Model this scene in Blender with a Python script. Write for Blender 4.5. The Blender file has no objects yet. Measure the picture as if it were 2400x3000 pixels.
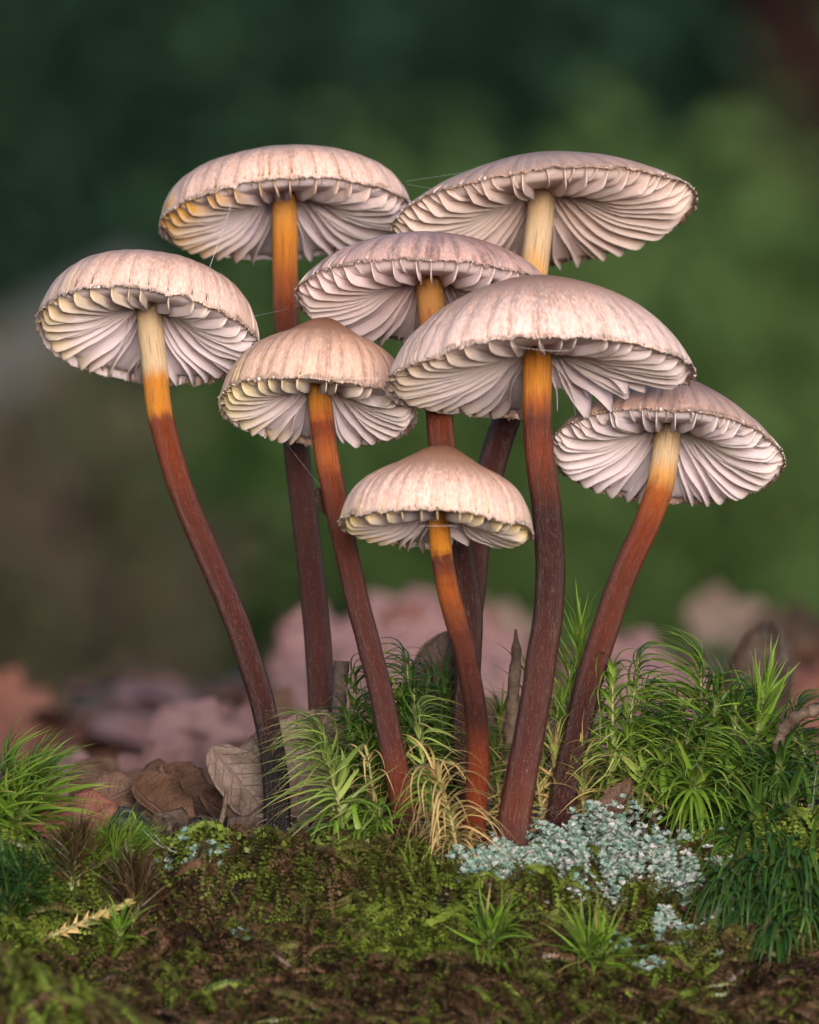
import bpy, math, random
import numpy as np
from mathutils import Vector

# ------------------------------------------------------------------ camera, sky, sun, exposure
# All lengths below are written in centimetres; S turns them into Blender metres.
S = 0.01
sc = bpy.context.scene
D = 120.0            # camera to the mushrooms
K = 280.0           # photo pixels per cm at the focus plane
CZ = 3.5            # camera height above the log top
FW, FH = 2400 / K, 3000 / K

cam_d = bpy.data.cameras.new('camera')
cam = bpy.data.objects.new('camera', cam_d)
sc.collection.objects.link(cam)
cam.location = (0, -D * S, CZ * S)
cam.rotation_euler = (math.radians(90), 0, 0)
cam_d.sensor_fit = 'VERTICAL'
cam_d.sensor_height = 36.0
cam_d.sensor_width = 36.0
cam_d.lens = D / FH * 36.0
cam_d.clip_start = 0.01
cam_d.clip_end = 500
cam_d.dof.use_dof = True
cam_d.dof.focus_distance = (D + 0.1) * S
cam_d.dof.aperture_fstop = cam_d.lens / 8.5      # aperture 8.5 mm wide
sc.camera = cam

SUN_EL, SUN_AZ = 7.0, 9.0        # behind the camera, a little to the right
world = bpy.data.worlds.new('World')
sc.world = world
world.use_nodes = True
wn = world.node_tree
for n in list(wn.nodes):
    wn.nodes.remove(n)
sky = wn.nodes.new('ShaderNodeTexSky')
sky.sky_type = 'NISHITA'
sky.sun_disc = False
sky.sun_elevation = math.radians(SUN_EL)
sky.sun_rotation = math.radians(180 - SUN_AZ)
sky.dust_density = 1.2
sky.ozone_density = 2.0
bg = wn.nodes.new('ShaderNodeBackground')
bg.inputs['Strength'].default_value = 0.075
wo = wn.nodes.new('ShaderNodeOutputWorld')
wn.links.new(sky.outputs[0], bg.inputs[0])
wn.links.new(bg.outputs[0], wo.inputs[0])

sun_d = bpy.data.lights.new('sun', 'SUN')
sun_d.energy = 1.5
sun_d.angle = math.radians(30)
sun_d.color = (1.0, 0.945, 0.95)
sun = bpy.data.objects.new('sun', sun_d)
sc.collection.objects.link(sun)
_el, _az = math.radians(SUN_EL), math.radians(SUN_AZ)
sdir = Vector((math.sin(_az) * math.cos(_el), -math.cos(_az) * math.cos(_el), math.sin(_el)))
sun.rotation_euler = (-sdir).to_track_quat('-Z', 'Y').to_euler()
sun.location = sdir * 3

sc.view_settings.view_transform = 'Standard'
sc.view_settings.look = 'None'
sc.view_settings.gamma = 1.0
sc.view_settings.use_curve_mapping = False
sc.view_settings.exposure = 2.17
sc.render.engine = 'CYCLES'
sc.cycles.use_denoising = True
sc.cycles.max_bounces = 6
sc.cycles.diffuse_bounces = 4
sc.cycles.transmission_bounces = 6
sc.cycles.transparent_max_bounces = 8
sc.cycles.caustics_reflective = False
sc.cycles.caustics_refractive = False

rng = np.random.default_rng(7)
random.seed(7)
COL = sc.collection


# ------------------------------------------------------------------ helpers
def P(px, py, y=0.0):
    """photo pixel + depth behind the focus plane (cm) -> point in cm"""
    k = (D + y) / D / K
    return np.array([(px - 1200) * k, y, CZ + (1500 - py) * k])


def PD(dx, dy, y=0.0):
    return P(dx * 2400 / 1725, dy * 2400 / 1725, y)


def smooth(a, b, x):
    t = np.clip((x - a) / (b - a), 0, 1)
    return t * t * (3 - 2 * t)


def _hash(i, j, k, seed):
    h = (i * 374761393 + j * 668265263 + k * 2147483647 + seed * 1274126177) & 0xFFFFFFFF
    h = ((h ^ (h >> 13)) * 1274126177) & 0xFFFFFFFF
    h = ((h ^ (h >> 16)) * 2246822519) & 0xFFFFFFFF
    return ((h ^ (h >> 15)) & 0xFFFFFF) / 0xFFFFFF


def vnoise(p, seed=0):
    p = np.asarray(p, float)
    i = np.floor(p).astype(np.int64)
    f = p - i
    f = f * f * (3 - 2 * f)
    out = 0
    for a in (0, 1):
        for b in (0, 1):
            for c in (0, 1):
                w = (f[..., 0] if a else 1 - f[..., 0]) * (f[..., 1] if b else 1 - f[..., 1]) * (f[..., 2] if c else 1 - f[..., 2])
                out = out + w * _hash(i[..., 0] + a, i[..., 1] + b, i[..., 2] + c, seed)
    return out * 2 - 1


def fbm(p, octaves=4, seed=0):
    p = np.asarray(p, float)
    s, a, t = 0, 1.0, 0
    for o in range(octaves):
        s = s + a * vnoise(p * (2 ** o) + 17.3 * o, seed + o)
        t += a
        a *= 0.5
    return s / t


def nrm(v):
    return v / np.maximum(np.linalg.norm(v, axis=-1, keepdims=True), 1e-9)


class Buf:
    def __init__(self):
        self.v, self.q, self.t, self.a, self.n = [], [], [], {}, 0

    def add(self, V, Q=None, T=None, **attrs):
        V = np.asarray(V, float).reshape(-1, 3)
        if Q is not None and len(Q):
            self.q.append(np.asarray(Q, np.int64).reshape(-1, 4) + self.n)
        if T is not None and len(T):
            self.t.append(np.asarray(T, np.int64).reshape(-1, 3) + self.n)
        self.v.append(V)
        for k, val in attrs.items():
            self.a.setdefault(k, []).append(np.broadcast_to(np.asarray(val, float), (len(V), 3)))
        self.n += len(V)

    def mesh(self, name, mats, origin=(0, 0, 0), smooth_shade=True):
        V = (np.concatenate(self.v) - np.asarray(origin)) * S
        loops, starts, pos = [], [], 0
        for arr, k in ((self.q, 4), (self.t, 3)):
            if arr:
                A = np.concatenate(arr)
                loops.append(A.ravel())
                starts.append(pos + np.arange(len(A)) * k)
                pos += A.size
        loops = np.concatenate(loops)
        starts = np.concatenate(starts)
        me = bpy.data.meshes.new(name)
        me.vertices.add(len(V))
        me.vertices.foreach_set('co', V.astype(np.float32).ravel())
        me.loops.add(len(loops))
        me.loops.foreach_set('vertex_index', loops.astype(np.int32))
        me.polygons.add(len(starts))
        me.polygons.foreach_set('loop_start', starts.astype(np.int32))
        for k, l in self.a.items():
            at = me.attributes.new(k, 'FLOAT_VECTOR', 'POINT')
            at.data.foreach_set('vector', np.concatenate(l).astype(np.float32).ravel())
        for m in (mats if isinstance(mats, (list, tuple)) else [mats]):
            me.materials.append(m)
        me.update(calc_edges=True)
        if smooth_shade:
            me.polygons.foreach_set('use_smooth', np.ones(len(starts), bool))
        return me


def link(name, data, parent=None, loc=None):
    o = bpy.data.objects.new(name, data)
    COL.objects.link(o)
    if parent is not None:
        o.parent = parent
    if loc is not None:
        o.location = Vector(loc) * S
    return o


def tag(o, label=None, category=None, group=None, kind=None):
    if label:
        o['label'] = label
    if category:
        o['category'] = category
    if group:
        o['group'] = group
    if kind:
        o['kind'] = kind
    return o


def thing(name, label, category, loc, group=None):
    return tag(link(name, None, loc=loc), label, category, group)


def catmull(pts, n):
    pts = np.asarray(pts, float)
    d = np.concatenate([[0], np.cumsum(np.linalg.norm(np.diff(pts, axis=0), axis=1))])
    d /= d[-1]
    ext = np.vstack([2 * pts[0] - pts[1], pts, 2 * pts[-1] - pts[-2]])
    out = []
    for t in np.linspace(0, 1, n):
        i = min(np.searchsorted(d, t, side='right') - 1, len(pts) - 2)
        f = (t - d[i]) / max(d[i + 1] - d[i], 1e-9)
        p0, p1, p2, p3 = ext[i], ext[i + 1], ext[i + 2], ext[i + 3]
        out.append(0.5 * (2 * p1 + (p2 - p0) * f + (2 * p0 - 5 * p1 + 4 * p2 - p3) * f * f + (3 * p1 - p0 - 3 * p2 + p3) * f ** 3))
    return np.array(out)


def tube(path, rad, sides=10, cap=True, rnoise=0.0, seed=0, nfreq=3.0):
    path = np.asarray(path, float)
    n = len(path)
    rad = np.broadcast_to(np.asarray(rad, float), (n,))
    T = nrm(np.gradient(path, axis=0))
    ref = np.array([0, 1.0, 0]) if abs(T[0] @ np.array([0, 1.0, 0])) < 0.9 else np.array([1.0, 0, 0])
    A = nrm(np.cross(T, ref))
    B = np.cross(T, A)
    th = np.linspace(0, 2 * np.pi, sides, endpoint=False)
    ring = np.cos(th)[None, :, None] * A[:, None, :] + np.sin(th)[None, :, None] * B[:, None, :]
    R = rad[:, None] * np.ones((1, sides))
    if rnoise:
        q = np.stack([np.cos(th)[None, :] * np.ones((n, 1)), np.sin(th)[None, :] * np.ones((n, 1)), (np.arange(n) / n * nfreq * 4)[:, None] * np.ones((1, sides))], -1)
        R = R * (1 + rnoise * fbm(q * nfreq * 0.5 + seed, 3, seed))
    V = (path[:, None, :] + ring * R[..., None]).reshape(-1, 3)
    i = np.arange(n - 1)[:, None] * sides
    j = np.arange(sides)[None, :]
    jn = (j + 1) % sides
    Q = np.stack([i + j, i + jn, i + sides + jn, i + sides + j], -1).reshape(-1, 4)
    tt = np.repeat(np.linspace(0, 1, n), sides)
    at = np.stack([np.tile(np.cos(th), n), np.tile(np.sin(th), n), tt], -1)
    Tr = None
    if cap:
        V = np.vstack([V, path[0], path[-1]])
        at = np.vstack([at, [0, 0, 0], [0, 0, 1]])
        a, b = n * sides, n * sides + 1
        Tr = [(a, (k + 1) % sides, k) for k in range(sides)] + [(b, (n - 1) * sides + k, (n - 1) * sides + (k + 1) % sides) for k in range(sides)]
    return V, Q, Tr, at


def ribbons(P0, D0, Bend, L, W, n=7, cup=0.35, seed=0, wpow=0.75, base_w=0.55, curlk=1.0, jit=0.0):
    """m narrow leaves at once; returns V (m, 3(n+1), 3), quads of one leaf, t"""
    m = len(P0)
    jr = np.random.default_rng(seed + m)
    p = np.array(P0, float)
    d = nrm(np.array(D0, float))
    L = np.broadcast_to(np.asarray(L, float), (m,))
    W = np.broadcast_to(np.asarray(W, float), (m,))
    pts, dirs = [p.copy()], [d.copy()]
    for k in range(n):
        p = p + d * (L / n)[:, None]
        d = nrm(d + Bend / n * (0.5 + 1.2 * k / n) * curlk + (jr.normal(0, jit, (m, 3)) if jit else 0))
        pts.append(p.copy())
        dirs.append(d.copy())
    pts, dirs = np.stack(pts, 1), np.stack(dirs, 1)
    side = np.cross(np.array(D0, float), Bend)
    bad = np.linalg.norm(side, axis=1) < 0.05
    side[bad] = np.cross(np.array(D0, float)[bad], np.array([0.31, 0.77, 0.55]))
    side = nrm(side)[:, None, :] * np.ones((1, n + 1, 1))
    side = nrm(side - dirs * np.sum(side * dirs, -1, keepdims=True))
    nor = np.cross(side, dirs)
    t = np.linspace(0, 1, n + 1)
    w = W[:, None] * ((1 - t) ** wpow * (base_w + (1 - base_w) * np.sin(np.pi * np.minimum(t * 1.6 + 0.1, 0.5)))) [None, :]
    w = np.maximum(w, 0.0008)
    l = pts - side * w[..., None] + nor * (w * cup)[..., None]
    r = pts + side * w[..., None] + nor * (w * cup)[..., None]
    V = np.stack([l, pts, r], 2).reshape(m, 3 * (n + 1), 3)
    i = np.arange(n) * 3
    Q = np.concatenate([np.stack([i, i + 1, i + 4, i + 3], -1), np.stack([i + 1, i + 2, i + 5, i + 4], -1)])
    return V, Q, np.repeat(t, 3)


# ------------------------------------------------------------------ materials
class Mat:
    def __init__(self, name):
        self.m = bpy.data.materials.new(name)
        self.m.use_nodes = True
        self.t = self.m.node_tree
        for n in list(self.t.nodes):
            self.t.nodes.remove(n)
        self.out = self.t.nodes.new('ShaderNodeOutputMaterial')

    def put(self, sock, val):
        if val is None:
            return
        if isinstance(val, bpy.types.NodeSocket):
            self.t.links.new(val, sock)
        elif hasattr(sock.default_value, '__len__'):
            v = list(val) if hasattr(val, '__len__') else [val] * len(sock.default_value)
            if len(sock.default_value) == 4 and len(v) == 3:
                v = v + [1]
            sock.default_value = v
        else:
            sock.default_value = val

    def n(self, typ, ins=None, **props):
        nd = self.t.nodes.new(typ)
        for k, v in props.items():
            setattr(nd, k, v)
        for k, v in (ins or {}).items():
            self.put(nd.inputs[k], v)
        return nd

    def attr(self, name):
        a = self.n('ShaderNodeAttribute', attribute_name=name)
        s = self.n('ShaderNodeSeparateXYZ', {0: a.outputs['Vector']})
        return a.outputs['Vector'], s.outputs[0], s.outputs[1], s.outputs[2]

    def math(self, op, a, b=None, clamp=False):
        nd = self.n('ShaderNodeMath', {0: a}, operation=op, use_clamp=clamp)
        if b is not None:
            self.put(nd.inputs[1], b)
        return nd.outputs[0]

    def mapr(self, v, a, b, c=0.0, d=1.0, smooth=True):
        nd = self.n('ShaderNodeMapRange', {0: v, 1: a, 2: b, 3: c, 4: d})
        nd.clamp = True
        if smooth:
            nd.interpolation_type = 'SMOOTHSTEP'
        return nd.outputs[0]

    def vmul(self, v, s):
        return self.n('ShaderNodeVectorMath', {0: v, 1: s}, operation='MULTIPLY').outputs[0]

    def noise(self, vec, scale, detail=3, rough=0.55, out=0):
        nd = self.n('ShaderNodeTexNoise', {'Scale': scale, 'Detail': detail, 'Roughness': rough})
        if vec is not None:
            self.put(nd.inputs['Vector'], vec)
        return nd.outputs[out]

    def voro(self, vec, scale, feature='F1'):
        nd = self.n('ShaderNodeTexVoronoi', {'Scale': scale}, feature=feature)
        if vec is not None:
            self.put(nd.inputs['Vector'], vec)
        return nd.outputs[0]

    def mix(self, f, a, b, mode='MIX'):
        nd = self.t.nodes.new('ShaderNodeMix')
        nd.data_type = 'RGBA'
        nd.blend_type = mode
        self.put(nd.inputs[0], f)
        self.put(nd.inputs[6], a)
        self.put(nd.inputs[7], b)
        return nd.outputs[2]

    def ramp(self, f, stops):
        nd = self.n('ShaderNodeValToRGB', {0: f})
        cr = nd.color_ramp
        while len(cr.elements) > 1:
            cr.elements.remove(cr.elements[-1])
        for i, (p, c) in enumerate(stops):
            e = cr.elements[0] if i == 0 else cr.elements.new(min(max(p, 0), 1))
            e.position = min(max(p, 0), 1)
            e.color = tuple(c) + (1,)
        return nd.outputs[0]

    def bump(self, h, dist, strength=1.0, normal=None):
        nd = self.n('ShaderNodeBump', {'Height': h, 'Distance': dist, 'Strength': strength})
        if normal is not None:
            self.put(nd.inputs['Normal'], normal)
        return nd.outputs[0]

    def principled(self, **ins):
        nd = self.n('ShaderNodeBsdfPrincipled')
        for k, v in ins.items():
            self.put(nd.inputs[k.replace('_', ' ')], v)
        return nd

    def done(self, shader):
        self.t.links.new(shader, self.out.inputs[0])
        return self.m

    def leafy(self, col, rough=0.45, trans=0.35, normal=None, tcol=None, spec=0.4):
        """thin leaf or gill: gloss + diffuse in front, part of the light passes through"""
        b = self.principled(Base_Color=col, Roughness=rough)
        self.put(b.inputs['Specular IOR Level'], spec)
        t = self.n('ShaderNodeBsdfTranslucent', {'Color': tcol if tcol is not None else col})
        if normal is not None:
            self.put(b.inputs['Normal'], normal)
        mx = self.n('ShaderNodeMixShader', {0: trans, 1: b.outputs[0], 2: t.outputs[0]})
        return self.done(mx.outputs[0])

    def objvec(self):
        return self.n('ShaderNodeTexCoord').outputs['Object']

    def rand(self):
        return self.n('ShaderNodeObjectInfo').outputs['Random']


def cap_material(name, umbo, mid, rim, edge, frost=0.5, stria=0.5):
    m = Mat(name)
    stria = min(1.0, stria * 1.2)
    vec, c, s, u = m.attr('polar')
    obj = m.objvec()
    warp = m.noise(obj, 260, 3)
    uw = m.math('ADD', u, m.math('MULTIPLY', m.math('SUBTRACT', warp, 0.5), 0.16))
    col = m.ramp(uw, [(0.0, tuple(x * 0.8 for x in umbo)), (0.16, umbo), (0.32, tuple((a_ + b_) / 2 for a_, b_ in zip(umbo, mid))), (0.58, mid), (0.84, rim), (0.965, rim), (0.99, edge)])
    rad = m.vmul(vec, (1, 1, 0.10))
    st = m.noise(rad, 10.5, 2, 0.5)                                    # broad radial bands
    fs = m.noise(m.vmul(vec, (1, 1, 0.07)), 34, 3, 0.6)               # fine fibres
    zone = m.mapr(u, 0.22, 0.55)
    f1 = m.math('MULTIPLY', m.mapr(st, 0.50, 0.66), m.math('MULTIPLY', zone, stria))
    col = m.mix(f1, col, tuple(x * 0.55 for x in mid))
    _rv, rib, _r1, _r2 = m.attr('rib')
    f0 = m.math('MULTIPLY', rib, m.math('MULTIPLY', m.mapr(m.noise(obj, 420, 2), 0.30, 0.62, 0.25, 1.0), stria))
    col = m.mix(f0, col, tuple(x * 0.45 for x in mid))
    f2 = m.math('MULTIPLY', m.mapr(fs, 0.50, 0.7), m.math('MULTIPLY', zone, 0.28 * stria))
    col = m.mix(f2, col, tuple(x * 0.6 for x in mid))
    # whitish bloom in small streaks
    fr = m.noise(m.vmul(vec, (1, 1, 0.35)), 60, 3, 0.7)
    fz = m.math('MULTIPLY', m.mapr(fr, 0.36, 0.70), m.math('MULTIPLY', m.mapr(u, 0.30, 0.75), frost))
    col = m.mix(fz, col, (0.80, 0.60, 0.54))
    blot = m.noise(obj, 520, 3)
    col = m.mix(m.mapr(blot, 0.40, 0.75, 0.0, 0.16), col, tuple(x * 0.72 for x in mid))
    spk = m.voro(obj, 330)
    col = m.mix(m.mapr(spk, 0.045, 0.03), col, (0.02, 0.012, 0.01))
    h = m.math('ADD', m.math('MULTIPLY', fs, 0.6), m.math('ADD', m.math('MULTIPLY', fr, 0.7), m.math('MULTIPLY', m.noise(obj, 2600, 3), 0.5)))
    nb = m.bump(h, 0.00022, 0.75)
    b = m.principled(Base_Color=col, Roughness=m.mapr(fr, 0.3, 0.7, 0.34, 0.52), Normal=nb)
    m.put(b.inputs['Specular IOR Level'], 0.28)
    m.put(b.inputs['Subsurface Weight'], 0.22)
    m.put(b.inputs['Subsurface Radius'], (1.0, 0.55, 0.42))
    b.inputs['Subsurface Scale'].default_value = 0.0012
    return m.done(b.outputs[0])


def gill_material(name, base, yellow, ystart=0.75, ystr=0.6):
    m = Mat(name)
    _tv, tint, _t1, _t2 = m.attr('tint')     # how stained this gill is
    vec, u, v, r = m.attr('gill')           # u radius, v depth on the blade, r per-gill random
    obj = m.objvec()
    col = m.mix(m.mapr(r, 0, 1, 0.0, 0.35), base, tuple(x * 0.86 for x in base))
    yn = m.math('ADD', u, m.math('MULTIPLY', m.math('SUBTRACT', m.noise(obj, 300, 2), 0.5), 0.25))
    fy = m.math('MULTIPLY', m.mapr(yn, ystart, 0.97, 0.0, 1.0), m.math('MULTIPLY', tint, ystr))
    col = m.mix(fy, col, yellow)
    # paler ridge along the free edge, faint brown spots
    col = m.mix(m.mapr(v, 0.86, 1.0, 0, 0.35), col, (0.86, 0.80, 0.76))
    sp = m.voro(obj, 1100)
    col = m.mix(m.mapr(sp, 0.05, 0.03, 0, 0.75), col, (0.12, 0.07, 0.05))
    fib = m.noise(m.vmul(vec, (6, 40, 9)), 1.0, 2)
    col = m.mix(m.mapr(fib, 0.45, 0.75, 0, 0.18), col, tuple(x * 0.7 for x in base))
    nb = m.bump(m.noise(obj, 900, 3), 0.00012, 0.5)
    return m.leafy(col, 0.5, 0.42, nb, spec=0.2)


def stem_material(name, stops, fleck=0.5, rings=0.0):
    m = Mat(name)
    vec, c, s, t = m.attr('stem')           # around, around, 0 top .. 1 base
    obj = m.objvec()
    wob = m.noise(m.vmul(vec, (1, 1, 6)), 1.6, 3)
    tw = m.math('ADD', t, m.math('MULTIPLY', m.math('SUBTRACT', wob, 0.5), 0.05))
    if rings:
        wv = m.n('ShaderNodeTexNoise', {'Vector': m.vmul(vec, (0.5, 0.5, 60)), 'Scale': 1.0, 'Detail': 2}).outputs[0]
        tw = m.math('ADD', tw, m.math('MULTIPLY', m.math('SUBTRACT', wv, 0.5), rings))
    col = m.ramp(tw, stops)
    fib = m.noise(m.vmul(vec, (5, 5, 9)), 2.4, 4, 0.65)
    col = m.mix(m.mapr(fib, 0.48, 0.72, 0, 0.5), col, (0.012, 0.006, 0.006))
    streak = m.noise(m.vmul(vec, (7, 7, 40)), 1.9, 2, 0.6)
    zone = m.mapr(t, 0.12, 0.45, 0.35, 1.0)
    f = m.math('MULTIPLY', m.mapr(streak, 0.62, 0.70), m.math('MULTIPLY', zone, fleck))
    col = m.mix(f, col, (0.26, 0.15, 0.12))
    fine = m.noise(m.vmul(vec, (13, 13, 170)), 1.6, 1)
    col = m.mix(m.math('MULTIPLY', m.mapr(fine, 0.67, 0.74), 0.7 * fleck), col, (0.55, 0.45, 0.42))
    nb = m.bump(m.math('ADD', fib, m.math('MULTIPLY', m.noise(m.vmul(vec, (30, 30, 60)), 1.5, 3), 0.6)), 0.00025, 0.7)
    b = m.principled(Base_Color=col, Roughness=m.mapr(fib, 0.3, 0.7, 0.22, 0.40), Normal=nb)
    m.put(b.inputs['Specular IOR Level'], 0.14)
    m.put(b.inputs['Subsurface Weight'], 0.25)
    m.put(b.inputs['Subsurface Radius'], (1.0, 0.45, 0.15))
    b.inputs['Subsurface Scale'].default_value = 0.0010
    return m.done(b.outputs[0])


def moss_material(name, green, tip, dead, trans=0.35, rough=0.38):
    m = Mat(name)
    vec, t, age, r = m.attr('leaf')
    g = m.mix(m.mapr(r, 0, 1, 0, 1, False), tuple(x * 0.5 for x in green), tuple(min(1, x * 1.7) for x in green))
    g = m.mix(m.mapr(t, 0.55, 1.0, 0, 0.6), g, tip)
    g = m.mix(m.mapr(t, 0.25, 0.0, 0, 0.45), g, (0.30, 0.34, 0.12))
    dd = m.mix(m.mapr(r, 0, 1, 0, 1, False), tuple(x * 0.6 for x in dead), tuple(min(1, x * 1.25) for x in dead))
    k = m.math('ADD', age, m.math('MULTIPLY', m.math('SUBTRACT', t, 0.5), 0.5))
    col = m.mix(m.mapr(k, 0.30, 0.75), g, dd)
    return m.leafy(col, rough, trans, spec=0.28)


def carpet_material(name, stops, trans=0.25, rough=0.35, spec=0.6):
    m = Mat(name)
    vec, t, hue, r = m.attr('leaf')
    col = m.ramp(hue, stops)
    col = m.mix(m.mapr(r, 0, 1, 0, 0.4, False), col, (0.02, 0.025, 0.008))
    return m.leafy(col, rough, trans, spec=spec)


def dead_leaf_material(name, a, b, vein, holes=0.0):
    m = Mat(name)
    vec, s, w, r = m.attr('leaf')           # s along the midrib, w across -1..1
    obj = m.objvec()
    col = m.mix(m.noise(obj, 90, 4), a, b)
    col = m.mix(m.mapr(m.noise(obj, 260, 3), 0.52, 0.7, 0, 0.7), col, tuple(x * 0.35 for x in a))
    aw = m.math('ABSOLUTE', w)
    mid = m.mapr(aw, 0.07, 0.02)
    lat = m.math('FRACT', m.math('SUBTRACT', m.math('MULTIPLY', s, 8.0), m.math('MULTIPLY', aw, 1.7)))
    latm = m.mapr(m.math('ABSOLUTE', m.math('SUBTRACT', lat, 0.5)), 0.05, 0.01)
    net = m.mapr(m.voro(obj, 1000, 'DISTANCE_TO_EDGE'), 0.09, 0.02)
    v = m.math('MAXIMUM', mid, m.math('MAXIMUM', latm, m.math('MULTIPLY', net, 0.28)))
    col = m.mix(m.math('MULTIPLY', v, 0.38), col, vein)
    nb = m.bump(m.math('ADD', m.math('MULTIPLY', v, 0.8), m.noise(obj, 500, 3)), 0.00028, 0.8)
    return m.leafy(col, 0.6, 0.18, nb, spec=0.3)


def plain_material(name, a, b, scale, rough=0.7, bump=0.0005, detail=5, spec=0.4):
    m = Mat(name)
    obj = m.objvec()
    n1 = m.noise(obj, scale, detail, 0.65)
    col = m.mix(m.mapr(n1, 0.35, 0.68), a, b)
    nb = m.bump(m.noise(obj, scale * 3, detail, 0.7), bump, 0.9)
    bs = m.principled(Base_Color=col, Roughness=rough, Normal=nb)
    m.put(bs.inputs['Specular IOR Level'], spec)
    return m.done(bs.outputs[0])


def foliage_material(name, a, b, trans=0.3):
    m = Mat(name)
    vec, t, hue, r = m.attr('leaf')
    col = m.mix(m.mapr(hue, 0, 1, 0, 1, False), a, b)
    col = m.mix(m.mapr(r, 0, 1, 0, 0.5, False), col, tuple(x * 0.5 for x in a))
    return m.leafy(col, 0.7, trans, spec=0.03)


# ------------------------------------------------------------------ the log and the forest floor
_py = np.array([-14, -12.5, -10, -7.5, -6, -4.6, -3.4, -2.5, -2.0, -1.4, 0, 3, 7, 10, 13, 16, 18])
_pz = np.array([-12, -7.6, -4.4, -2.65, -2.05, -1.58, -1.22, -0.82, -0.42, -0.08, 0, 0.0, -0.1, -0.5, -1.6, -4.2, -8])


def gz(x, y, fine=True):
    """height of the log's upper surface in cm"""
    x, y = np.asarray(x, float), np.asarray(y, float)
    z = np.interp(y + 0.22 * np.sin(x * 0.9 + 1.0) + 0.10 * np.sin(x * 2.3), _py, _pz)
    z = z - 0.16 * smooth(-0.8, 1.2, x) * smooth(0.4, -1.8, y) * (1 - smooth(2.6, 4.2, x))
    z = z + 1.25 * np.exp(-((x - 3.25) / 0.95) ** 2 - ((y - 1.3) / 0.85) ** 2)
    z = z + 0.45 * np.exp(-((x - 4.2) / 0.8) ** 2 - ((y + 0.2) / 1.3) ** 2)
    z = z + 0.45 * np.exp(-((x + 0.1) / 0.9) ** 2 - ((y - 1.5) / 0.6) ** 2)
    z = z + 0.25 * np.exp(-((x - 2.3) / 0.8) ** 2 - ((y + 0.3) / 0.7) ** 2)
    z = z + 0.16 * np.exp(-((x + 2.2) / 0.9) ** 2 - ((y + 1.5) / 0.5) ** 2)
    z = z + 2.0 * np.exp(-((x + 4.0) / 2.2) ** 2 - ((y + 8.0) / 1.3) ** 2)
    if fine:
        p = np.stack([x, y, np.zeros_like(x)], -1)
        z = z + 0.10 * fbm(p * 1.3, 3, 3) + 0.05 * fbm(p * np.array([5, 3, 1]), 3, 9)
    return z


def gnormal(x, y, e=0.08):
    dx = (gz(x + e, y) - gz(x - e, y)) / (2 * e)
    dy = (gz(x, y + e) - gz(x, y - e)) / (2 * e)
    return nrm(np.stack([-dx, -dy, np.ones_like(dx)], -1))


M_bark = Mat('wet_log')
_o = M_bark.objvec()
_n1 = M_bark.noise(_o, 120, 5, 0.65)
_n2 = M_bark.noise(_o, 700, 4, 0.7)
_c = M_bark.mix(M_bark.mapr(_n1, 0.35, 0.7), (0.012, 0.008, 0.006), (0.055, 0.032, 0.020))
_c = M_bark.mix(M_bark.mapr(_n2, 0.5, 0.7, 0, 0.6), _c, (0.030, 0.040, 0.010))
_b = M_bark.principled(Base_Color=_c, Roughness=M_bark.mapr(_n2, 0.3, 0.7, 0.45, 0.85), Specular_IOR_Level=0.2, Normal=M_bark.bump(M_bark.math('ADD', _n1, _n2), 0.0012, 1.0))
M_bark = M_bark.done(_b.outputs[0])

xs = np.concatenate([np.linspace(-60, -6.5, 40), np.linspace(-6.4, 6.4, 257), np.linspace(6.5, 60, 40)])
ys = np.concatenate([np.linspace(-14, -6.3, 60), np.linspace(-6.2, 3, 185), np.linspace(3.2, 18, 40)])
X, Y = np.meshgrid(xs, ys)
Z = gz(X, Y)
under_y = np.array([17.5, 12, 4, -4, -10, -13.5])
under_z = np.array([-14, -19, -21, -21, -19, -15])
X = np.vstack([X, np.tile(xs, (6, 1))])
Y = np.vstack([Y, np.tile(under_y[:, None], (1, len(xs)))])
Z = np.vstack([Z, np.tile(under_z[:, None], (1, len(xs)))])
nr, ncx = X.shape
b = Buf()
i = np.arange(nr)[:, None] * ncx
inx = (np.arange(nr) + 1) % nr * ncx
j = np.arange(ncx - 1)[None, :]
Q = np.stack([i + j, i + j + 1, inx[:, None] + j + 1, inx[:, None] + j], -1).reshape(-1, 4)
V = np.stack([X, Y, Z], -1).reshape(-1, 3)
T = []
for col_ in (0, ncx - 1):       # close both sawn ends
    c0 = len(V)
    V = np.vstack([V, [xs[col_], 2, -10]])
    ring_ = np.arange(nr) * ncx + col_
    T += [(c0, ring_[k], ring_[(k + 1) % nr]) if col_ else (c0, ring_[(k + 1) % nr], ring_[k]) for k in range(nr)]
b.add(V, Q, T)
log = tag(link('mossy_log', b.mesh('mossy_log', M_bark)), 'dark wet fallen log covered in liverwort that carries the mushrooms', 'log')

# forest floor
mf = Mat('leaf_litter_floor')
_o = mf.objvec()
_n = mf.noise(_o, 2.2, 5, 0.6)
_c = mf.ramp(_n, [(0.32, (0.035, 0.05, 0.018)), (0.44, (0.09, 0.075, 0.04)), (0.55, (0.16, 0.095, 0.075)), (0.68, (0.20, 0.11, 0.10))])
_v = mf.noise(_o, 30, 4, 0.7)
_c = mf.mix(mf.mapr(_v, 0.35, 0.65, 0, 0.6), _c, (0.035, 0.025, 0.018))
_b = mf.principled(Base_Color=_c, Roughness=0.95, Specular_IOR_Level=0.05, Normal=mf.bump(_v, 0.02, 1.0))
M_floor = mf.done(_b.outputs[0])


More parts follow.
